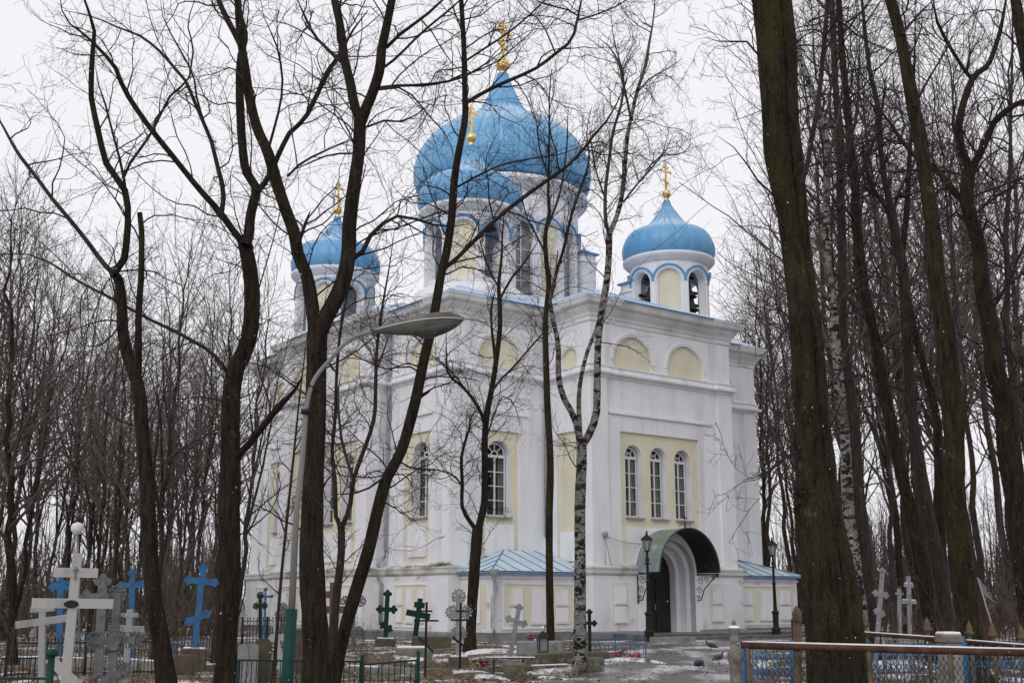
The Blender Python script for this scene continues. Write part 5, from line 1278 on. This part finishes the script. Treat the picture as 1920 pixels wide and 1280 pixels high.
SNOWM = mat('patchy_snow_mound', (.66,.67,.70), .85, (.70,.71,.74), 5, .4, .7, (1,1,1), .5, 10, c3=(.10,.08,.055), scale3=2.8, lo3=.57, hi3=.66)
mound('snowy mound with red flowers right of the birch', 1178, 1243, 2.4, 1.2, .22, SNOWM)
mound('snow-covered mound right of the forked tree', 925, 1228, 2.6, 1.2, .22, SNOWM)
mound('leafy mound left of the thin black crosses', 735, 1240, 2.6, 1.6, .32, LITT)
mound('leafy mound at the foot of the silver lacy cross', 850, 1262, 2.2, 1.1, .25, LITT)
mound('leafy mound low between green fence and metal bench', 890, 1275, 1.9, .9, .22, LITT)
mound('brown leafy mound in front of the mossy kerb', 1010, 1262, 2.0, .8, .14, LITT)
mound('mound behind the right-hand rails near the stump', 1690, 1250, 2.6, 1.4, .25, SNOWM)

# --- fences
def fence(label, P0, P1, h, n, m, name='grave_fence', r=.011, posts=2, tops=None, rails=(.12,.95), post_r=.03, group='low fences round the graves', spear=False, curl=False, ball=False, pm=None, post_h=1.08):
    P0, P1 = Vector(P0), Vector(P1); L = (P1-P0).length; t = thing(name, label, 'fence', P0, math.atan2(P1.y-P0.y, P1.x-P0.x), group)
    for f in rails: MB().box(0,-.014,h*f-.014,L,.014,h*f+.014).build('rail', m, t)
    b = MB(); b.tube([(0,0,0),(0,0,h*(1.0 if spear else rails[-1]))], r, 5)
    if spear: b.lathe([(r,h),(r*2.2,h+.02),(r*.6,h+.07),(0,h+.10)], 5)
    if curl: torus(b, L/n/2, h*.55, L/n*.33, r*.8, 10); torus(b, L/n/2, h*.8, L/n*.2, r*.8, 8)
    me = b.mesh('picket')
    for i in range(n): mobj('picket', me, m, t, loc=(L*(i+.5)/n+random.uniform(-.006,.006),0,random.uniform(-.012,.008)), rot=(random.uniform(-.04,.04),random.uniform(-.03,.03),0))
    q = MB(); q.tube([(0,0,-.15),(0,0,h*post_h)], post_r, 8)
    if ball: q.lathe([(0,h*post_h-.02),(post_r*1.5,h*post_h+.015),(post_r*1.7,h*post_h+.05),(post_r*1.1,h*post_h+.09),(0,h*post_h+.1)], 10)
    pe = q.mesh('post')
    for i in range(posts): mobj('post', pe, pm or m, t, loc=(L*i/max(posts-1,1),0,0))
    return t
def gp(x, d): A = at(x, ybase(d), d); return (A.x, A.y, float(hz(A.x, A.y)))
fence('thin dark green fence across the bottom left of centre', gp(444,19.5), gp(677,19), .78, 24, GREENP, r=.009, posts=2, rails=(.15,.99), post_r=.03, post_h=1.0)
fence('short end of the dark green fence right of its teal post', gp(677,19), gp(783,20.5), .74, 10, GREENP, r=.009, posts=2, rails=(.15,.9), post_r=.032, pm=GREENL, post_h=1.1)
fence('thin dark iron fence behind the big white cross', gp(8,25), gp(300,26), .75, 42, IRON, r=.008, posts=5, spear=True, post_r=.02)
fence('dark iron fence behind the tilted blue cross', gp(305,31), gp(412,32), .8, 18, IRON, r=.009, posts=3, spear=True, post_r=.022)
fence('blue grave fence just behind the tilted blue cross', gp(318,33), gp(405,34), .62, 15, BLUEP, r=.012, posts=3, post_r=.025)
fence('blue grave fence left of the broken-stub maple', gp(120,37), gp(282,38), .62, 24, BLUEP, r=.012, posts=4, post_r=.025)
fence('dark spear-topped fence left of the green lamp post base', gp(452,37), gp(545,38.5), 1.0, 16, IRON, r=.011, posts=3, spear=True, curl=True)
fence('low bright blue fence with curled panels right of the birch', gp(1096,37), gp(1211,37.5), .52, 14, BLUEP, r=.010, posts=3, curl=True, rails=(.1,.98), post_r=.022)
fence('low dark fence in front of the far left iron fence', gp(-40,22), gp(90,22.5), .6, 12, IRON, r=.009, posts=2)
# corner of a green fence at the far left
fence('dark pipe rail with a ball-topped green corner post, bottom left', gp(-60,14.6), gp(84,14.6), .84, 3, GREENP, r=.012, posts=2, rails=(.82,), post_r=.045, ball=True, pm=GREENL, post_h=1.12)
# right-hand fences
fence('bright blue fence behind the rusty rail, left of the massive trunk', gp(1396,19), gp(1490,19.5), .92, 9, BLUEP, r=.011, posts=2, curl=True, spear=True)
fence('blue fence behind the rusty rail, right of the massive trunk', gp(1632,19.5), gp(1775,20), .86, 12, BLUEP, r=.011, posts=2, curl=True, spear=False)
fence('blue fence at the right picture edge behind the grey stump', gp(1815,20), gp(1960,20.5), .86, 12, BLUEP, r=.011, posts=2, curl=True)
fence('maroon fence among the right-hand graves far behind', gp(1738,31), gp(1912,33), 1.05, 26, REDP, r=.014, posts=4, rails=(.2,.6,.97), post_r=.035)
fence('pale zigzag fence at the foot of the boxy silver cross', gp(1660,29), gp(1728,29.5), .72, 10, SILV, r=.01, posts=2, curl=True, rails=(.5,.95))
fence('dark green fence far behind the right-hand silver crosses', gp(1630,34), gp(1740,35), .8, 16, GREENP, r=.011, posts=3)
fence('dark iron fence behind the brown headstones', gp(545,29), gp(618,29.5), .75, 12, IRON, r=.009, posts=2, spear=True)
# rusty pipe rail with posts and wire mesh, right foreground
A, B = Vector(gp(1391,14.2)), Vector(gp(1990,12.9)); L = (B-A).length
t = thing('pipe_railing', 'rusty brown pipe rail with wire mesh across the right foreground', 'railing', A, math.atan2(B.y-A.y, B.x-A.x))
zr = at(1404,1209,14.2).z; zr2 = at(1940,1224,13).z
MB().tube([(.04,0,zr),(L*.5,0,(zr+zr2)/2-.004),(L,0,zr2)], .042, 10).build('rail', RUST, t)
MB().tube([(.06,0,zr+.035),(L,0,zr2+.035)], .017, 6).build('snow_line', SNOW, t)
for x, d in ((1411,0),(1507,1),(1800,2),(1650,3)):
    xl = (x-1391)/(1990-1391)*L*1.02
    if d == 1: MB().tube([(xl-.12,.05,-.1),(xl+.0,.05,.6),(xl+.03,.05,zr+.28)], [.06,.055,.045], 8).lathe([(.045,0),(.07,.03),(.05,.07),(.06,.1),(.03,.17),(0,.2)], 8, (xl+.03,.05,zr+.26)).build('post', TANP, t)
    else: MB().tube([(xl,0,-.1),(xl,0,zr-.03)], .032, 8).build('post', TANP, t)
ch = MB()
for i in range(60):
    x = L*i/60
    for s in (-1,1):
        x2 = x + s*.55
        if 0 < x2 < L: ch.tube([(x,.02*s,.02),(x2,.02*s,zr*.92)], .0035, 3, cap=False)
o = ch.build('wire_mesh', IRON, t); o['kind'] = 'stuff'
A = gp(1385, 14.2); t = thing('baluster_post', 'pale turned concrete post at the left end of the rusty rail', 'post', A)
zt = at(1386,1160,14.2).z
b = MB(); b.lathe([(.075,-.2),(.072,zt*.60),(.078,zt*.64),(.094,zt*.66),(.096,zt*.70),(.085,zt*.73),(.055,zt*.76),(.05,zt*.80),(.062,zt*.81),(.062,zt*.83),(.045,zt*.85),(.042,zt*.87),(.068,zt*.90),(.076,zt*.915),(.074,zt*.925),(.03,zt*.94),(.022,zt*.955),(.03,zt*.965),(.012,zt*.985),(0,zt)], 20); b.build('turned_shaft', PALEC, t)
MB().lathe([(.074,zt*.926),(.06,zt*.938),(.03,zt*.945)], 16).build('snow_cap', SNOW, t)
# second, snow-topped rail behind with tan finial posts
def snow_rail(label, x0, y0, x1, y1, d, fx):
    A = at(x0,y0,d); B = at(x1,y1,d-.4); t = thing('pipe_railing', label, 'railing', (A.x,A.y,0), math.atan2(B.y-A.y,B.x-A.x), 'snow-topped rails behind the rusty rail'); L = math.hypot(B.x-A.x,B.y-A.y)
    MB().tube([(0,0,A.z),(L,0,B.z)], .03, 8).build('rail', RUST, t); MB().tube([(0,0,A.z+.022),(L,0,B.z+.022)], .017, 6).build('snow_line', SNOW, t)
    for f in fx:
        z = A.z+(B.z-A.z)*f
        MB().tube([(L*f,.05,-.1),(L*f,.05,z+.1)], .028, 8).lathe([(.03,0),(.065,.03),(.075,.06),(.04,.09),(.05,.12),(.025,.18),(0,.24)], 8, (L*f,.05,z+.08)).build('post', TANP, t)
snow_rail('snow-topped rail from the massive trunk to the grey stump', 1618, 1187, 1776, 1198, 18.5, (.02,.78))
snow_rail('snow-topped rail from the grey stump to the right picture edge', 1812, 1202, 1960, 1214, 18.2, (.05,.35,.72))
A = gp(1792, 15.5); t = thing('concrete_post', 'square grey concrete post with a snowy cap behind the rusty rail', 'post', A, .15); zt = at(1792,1180,15.5).z
MB().bbox(-.12,-.12,-.2,.12,.12,zt-.1,.02).build('shaft', CONC, t); MB().bbox(-.135,-.135,zt-.1,.135,.135,zt,.02).build('cap', PALEC, t); MB().bbox(-.12,-.12,zt+.001,.12,.12,zt+.03,.015).build('snow_cap', SNOW, t)
A = gp(1495, 33); t = thing('maroon_post', 'short maroon box post left of the massive trunk near the steps', 'post', A, .3); zt = at(1495,1160,33).z
MB().bbox(-.09,-.09,-.1,.09,.09,zt,.01).build('shaft', REDP, t); MB().bbox(-.13,-.13,zt*.28,.13,.13,zt*.3,.005).build('band', IRON, t)

# --- lamps beside the porch
def porch_lamp(label, u, v):
    p = wp(u, v); t = thing('lamp_post', label, 'street lamp', (p.x, p.y, 0), PSI+.3, 'twin lamp posts flanking the church door')
    MB().lathe([(.24,-.1),(.24,.10),(.19,.14),(.19,.32),(.21,.36),(.13,.46),(.13,1.0),(.16,1.04),(.17,1.10),(.12,1.16)], 12, smooth=False).build('base', IRON, t)
    MB().lathe([(.085,1.14),(.065,2.3),(.09,2.33),(.09,2.38),(.06,2.42),(.052,3.05),(.09,3.08),(.05,3.14),(.10,3.26),(.05,3.34),(.045,3.55),(.10,3.62)], 12).build('pole', IRON, t)
    MB().tube([(-.22,0,3.10),(.22,0,3.10)], .022, 6).lathe([(0,-.04),(.035,0),(0,.04)],8,(-.23,0,3.1)).lathe([(0,-.04),(.035,0),(0,.04)],8,(.23,0,3.1)).build('ladder_bar', IRON, t)
    MB().lathe([(.10,3.64),(.20,4.06)], 6, smooth=False).build('lantern_glass', LGLASS, t)
    f = MB()
    for i in range(6):
        a = math.pi*2*i/6; f.tube([(.105*math.cos(a),.105*math.sin(a),3.63),(.21*math.cos(a),.21*math.sin(a),4.07)], .014, 4)
    f.lathe([(.12,3.60),(.12,3.64)], 6); f.lathe([(.25,4.05),(.25,4.09),(.17,4.18),(.07,4.25),(.05,4.30),(.035,4.34),(.05,4.38),(0,4.45)], 6, smooth=False); f.build('lantern_frame', IRON, t)
porch_lamp('black lantern lamp post in front of the blue canopy', 5.75, -6.05)
porch_lamp('black lantern lamp post right of the porch before the annex', 13.75, -5.9)
# --- the tall street lamp
D0 = 15.2; A = at(536, ybase(D0), D0); org = Vector((A.x, A.y, 0))
t = thing('street_lamp', 'tall grey street lamp with cobra head and green-painted foot', 'street lamp', org)
def L_(x, y, d=D0): return at(x, y, d) - org
MB().tube([Vector((-.01,0,-.2)), L_(538,1280), L_(547,1141)], [.088,.082,.074], 16).build('green_sleeve', GREENL, t)
MB().tube([L_(547,1140.9), L_(556,960), L_(567,860), L_(573,772)], [.046,.039,.036,.034], 14).build('pole', CON_P, t)
MB().tube([L_(573,776), L_(574,768)], [.07,.07], 12).build('collar', IRON, t)
_ap, _ar = resample([L_(574,769),L_(576,758),L_(581,733),L_(590,710),L_(604,691),L_(623,670),L_(641,649),L_(663,633),L_(686,624),L_(702,620)], [.029]*10, 40)
MB().tube(_ap.tolist(), _ar.tolist(), 12).build('arm', CON_P, t)
hd = MB(); sec = [(694,619,617,625,.03),(715,614,611,628,.06),(740,608.5,604,631,.09),(765,603,596,633.5,.115),(790,599,589,634,.135),(815,596,585,631,.14),(840,595,583,624,.13),(858,596,587,615,.09),(869,598,595,602,.03)]
V = []; n = 20
for x, y, yt, yb, wd in sec:
    c = L_(x, y)
    for i in range(n):
        a = 2*math.pi*i/n; s = math.sin(a); k = ((y-yt) if s > 0 else (yb-y))*pxm(D0)*.9
        V.append(c + Vector((0, wd*math.cos(a), s*k)))
hd.add(V, [(j*n+i, j*n+(i+1) % n, (j+1)*n+(i+1) % n, (j+1)*n+i) for j in range(len(sec)-1) for i in range(n)] + [tuple(range(n)), tuple(range(len(V)-1, len(V)-n-1, -1))], True)
head = hd.build('lamp_head', LUM, t)
ln = MB(); V = []; sec2 = [(775,620,8,.07),(792,621,14,.105),(815,617,16,.115),(838,611,13,.105),(854,606,9,.075),(864,601,4,.03)]
for x, y, k, wd in sec2:
    c = L_(x, y)
    for i in range(n):
        a = 2*math.pi*i/n; V.append(c + Vector((0, wd*math.cos(a), k*pxm(D0)*math.sin(a))))
ln.add(V, [(j*n+i, j*n+(i+1) % n, (j+1)*n+(i+1) % n, (j+1)*n+i) for j in range(len(sec2)-1) for i in range(n)] + [tuple(range(n)), tuple(range(len(V)-1, len(V)-n-1, -1))], True)
ln.build('lens', LENS, head)
MB().tube([L_(x, y, D0-wd-.004) for x, y, wd in ((702,618,.04),(740,608.5,.093),(770,602,.122),(800,597.5,.142),(830,595.3,.14),(850,595.5,.11),(866,597.6,.05))], .006, 5).build('seam', FRAME, head)
# globe lamp in the left woods
t, h = stand('globe_lamp', 'thin lamp post with a white globe among the left woods', 'street lamp', 150, 145, 33, 978, 0)
MB().tube([(0,0,-.1),(0,0,h-.36)], .035, 8).build('pole', CON_P, t); MB().lathe([(0,-.18),(.10,-.15),(.17,-.05),(.175,.04),(.13,.13),(0,.18)], 16, (0,0,h-.18)).build('globe', SNOW, t)

# --- pigeons
def pigeon(label, x, y, face, peck):
    A = gnd(x, y); t = thing('pigeon', label, 'pigeon', (A.x, A.y, float(hz(A.x, A.y))+.02), face, 'pigeons on the path')
    s = 1.15
    path = [(-.21,0,.085),(-.15,0,.10),(-.09,0,.125),(-.02,0,.145),(.05,0,.155),(.10,0,.17)]
    rad = [.014,.030,.055,.070,.068,.052]
    if peck: path += [(.135,0,.165),(.165,0,.135),(.18,0,.105),(.192,0,.075),(.197,0,.055)]
    else: path += [(.125,0,.205),(.135,0,.235),(.148,0,.258),(.175,0,.262),(.195,0,.258)]
    rad += [.034,.026,.027,.014,.004]
    b = MB(); b.tube([(p[0]*s,p[1],p[2]*s) for p in path], [r*s for r in rad], 12); b.build('body', FEATH, t)
    for q in (-1,1): MB().tube([(.0,q*.025,.085*s),(.012,q*.028,.04),(.005,q*.028,0)], .006, 5).tube([(.005,q*.028,.004),(.04,q*.03,.003)], .005, 4).build('leg', REDP, t)
    for q in (-1,1): MB().lathe([(0,-.11),(.03,-.06),(.042,0),(.03,.06),(0,.09)], 10, M=Matrix.Translation((-.02,q*.062*s,.15*s)) @ Matrix.Rotation(-1.35,4,'Y') @ Matrix.Diagonal((1,.35,1.15,1))).build('wing', FEATH, t)
pigeon('dark pigeon nearest the church steps, standing upright', 1334, 1218, 2.6, False)
pigeon('dark pigeon in the middle of the path, tail low', 1347, 1238, .6, False)
pigeon('dark pigeon nearest the camera, pecking on the path', 1311, 1257, -1.2, True)

# --- litter, dry grass, falling snow
rng = np.random.default_rng(5)
def scatter_leaves(n):
    d = rng.uniform(18, 47, n); x = rng.uniform(-40, 1960, n); X = (x-960)/F*d*1.02
    onp = (x > 1010+ (gd_y(d)-1275)*-1.9) & (x < 1400) & (rng.random(n) < .9)
    k = ~onp; X, d = X[k], d[k]; n = len(X)
    Z = hz(X, d)+rng.uniform(.005,.03,n); s = rng.uniform(.025,.06,n); a = rng.uniform(0,6.28,n); tl = rng.uniform(-.6,.6,(n,2))
    V = []; base = np.array([(-1,0),(-.2,-.55),(1,0),(-.2,.55)])
    ca, sa = np.cos(a), np.sin(a)
    out = np.zeros((n,4,3))
    for i,(p,q) in enumerate(base):
        out[:,i,0] = X+s*(p*ca-q*sa); out[:,i,1] = d+s*(p*sa+q*ca); out[:,i,2] = Z+s*(p*tl[:,0]+abs(q)*tl[:,1])+.01
    return out.reshape(-1,3), np.arange(n*4).reshape(-1,4)
def gd_y(d):
    Z = -EYE; return 640 - F*(-d*math.sin(TH)+Z*math.cos(TH))/(d*math.cos(TH)+Z*math.sin(TH))
def quick(name, V, Fc, mt, label, cat):
    me = bpy.data.meshes.new(name); n = len(Fc); w = Fc.shape[1]
    me.vertices.add(len(V)); me.vertices.foreach_set('co', np.asarray(V, np.float32).ravel()); me.loops.add(n*w); me.loops.foreach_set('vertex_index', Fc.astype(np.int32).ravel())
    me.polygons.add(n); me.polygons.foreach_set('loop_start', np.arange(0, n*w, w, dtype=np.int32)); me.update(calc_edges=True)
    o = mobj(name, me, mt); return tag(o, label, cat, kind='stuff')
LEAFM = mat('dead_leaf', (.16,.10,.055), .85, (.075,.045,.028), 3, .4, .6, c3=(.24,.17,.10), scale3=5, lo3=.5, hi3=.6)
V, Fc = scatter_leaves(42000); quick('leaf_litter', V, Fc, LEAFM, 'brown dead leaves scattered over the snowy graveyard ground', 'leaves')
n = 5200; d = rng.uniform(18, 46, n); x = rng.uniform(-20, 1230, n); cl = np.sin(x*.021+d*.9)+np.sin(x*.05-d*.6); k = cl > .35; d, x = d[k], x[k]; n = len(d)
X = (x-960)/F*d*1.02; gz = hz(X, d); P = np.zeros((n,4,3)); lean = rng.standard_normal((n,2))*.09; hh = rng.uniform(.10,.34,n)
for i in range(4): f = i/3; P[:,i,0] = X+lean[:,0]*f**1.6*2; P[:,i,1] = d+lean[:,1]*f**1.6*2; P[:,i,2] = gz+hh*f*(1-.25*f)
gt = Tubes(); gt.add(P, np.linspace(.004,.0015,4)[None]*np.ones((n,1)), 3)
tag(mobj('dry_grass', gt.mesh('dry_grass', mat('dry_grass', (.23,.17,.09), .9, (.13,.09,.05), 2, .4, .6)), None), 'dry brown grass stalks between the graves', 'grass', kind='stuff')
# weeds and bare brush among the graves
ug = Tubes()
def weeds(x0, x1, n, dlo, dhi, hlo, hhi):
    d = rng.uniform(dlo, dhi, n); x = rng.uniform(x0, x1, n); X = (x-960)/F*d*1.02; h = rng.uniform(hlo, hhi, n); K = 6
    P = np.zeros((n, K, 3)); wob = np.cumsum(rng.standard_normal((n, K, 2))*.05, 1)
    P[..., 0] = X[:, None]+wob[..., 0]; P[..., 1] = d[:, None]+wob[..., 1]; P[..., 2] = np.linspace(0, 1, K)[None]*h[:, None]+hz(X, d)[:, None]
    R = rng.uniform(.004, .009, n)[:, None]*np.linspace(1, .4, K); ug.add(P, R, 4)
    a, b = grow(rng, P, R, 5, .45, 5, .6, .1, .2, .7, .006, .2, 1, .4); ug.add(a, np.maximum(b, .0025), 3)
    a2, b2 = grow(rng, a, b, 3, .5, 4, .7, .05, .25, .7, .004, .2, 1, .4); ug.add(a2, np.maximum(b2, .002), 3)
weeds(-20, 480, 150, 21, 42, .5, 1.9); weeds(560, 720, 30, 26, 40, .4, 1.3); weeds(1630, 1960, 130, 19, 40, .4, 1.7); weeds(1000, 1090, 12, 30, 36, .3, .7)
tag(mobj('undergrowth', ug.mesh('undergrowth', mat('weed_stem', (.075,.05,.038), .9, (.13,.09,.06), 2, .4, .6)), None), 'bare brown weeds and brush growing between the graves', 'undergrowth', kind='stuff')
# moss and grass on the ledge left of the annex
n = 700; u = rng.uniform(-.42,-.05,n); v = rng.uniform(.2,3.2,n); q = rng.random(n) < .35; v[q] = rng.uniform(-.3,.5,q.sum())
P = np.zeros((n,4,3)); hh = rng.uniform(.04,.22,n)*(.5+.5*(v < 1.0)); ln = rng.standard_normal((n,2))*.06
for i in range(4):
    f = i/3; a = u+ln[:,0]*f; b = v+ln[:,1]*f; W_ = [wp(float(a[j]), float(b[j])) for j in range(n)]
    P[:,i] = np.array([(w_.x, w_.y, 3.02+hh[j]*f) for j, w_ in enumerate(W_)])
gt = Tubes(); gt.add(P, np.linspace(.006,.002,4)[None]*np.ones((n,1)), 3)
tag(mobj('ledge_moss', gt.mesh('ledge_moss', mat('ledge_moss', (.17,.15,.055), .9, (.10,.10,.04), 4, .4, .6)), None), 'yellowish moss and dry grass growing along the church ledge', 'moss', kind='stuff')
# snow flakes in the air
n = 1700; d = 3.5 + 24*rng.random(n)**1.2; x = rng.uniform(-20,1940,n); y = rng.uniform(-20,1300,n)
C = np.array([at(float(a), float(b), float(c)) for a, b, c in zip(x, y, d)]); C = C[C[:,2] > .05]; n = len(C)
r = rng.uniform(.0011,.0028,n)[:,None,None]; O = np.array([(1,0,0),(-1,0,0),(0,1,0),(0,-1,0),(0,0,1.25),(0,0,-1.25)])
V = (C[:,None,:]+O[None]*r).reshape(-1,3); T8 = np.array([(0,2,4),(2,1,4),(1,3,4),(3,0,4),(2,0,5),(1,2,5),(3,1,5),(0,3,5)])
quick('falling_snow', V, (T8[None]+6*np.arange(n)[:,None,None]).reshape(-1,3), SNOW, 'small white snowflakes drifting down through the air', 'snowflakes')
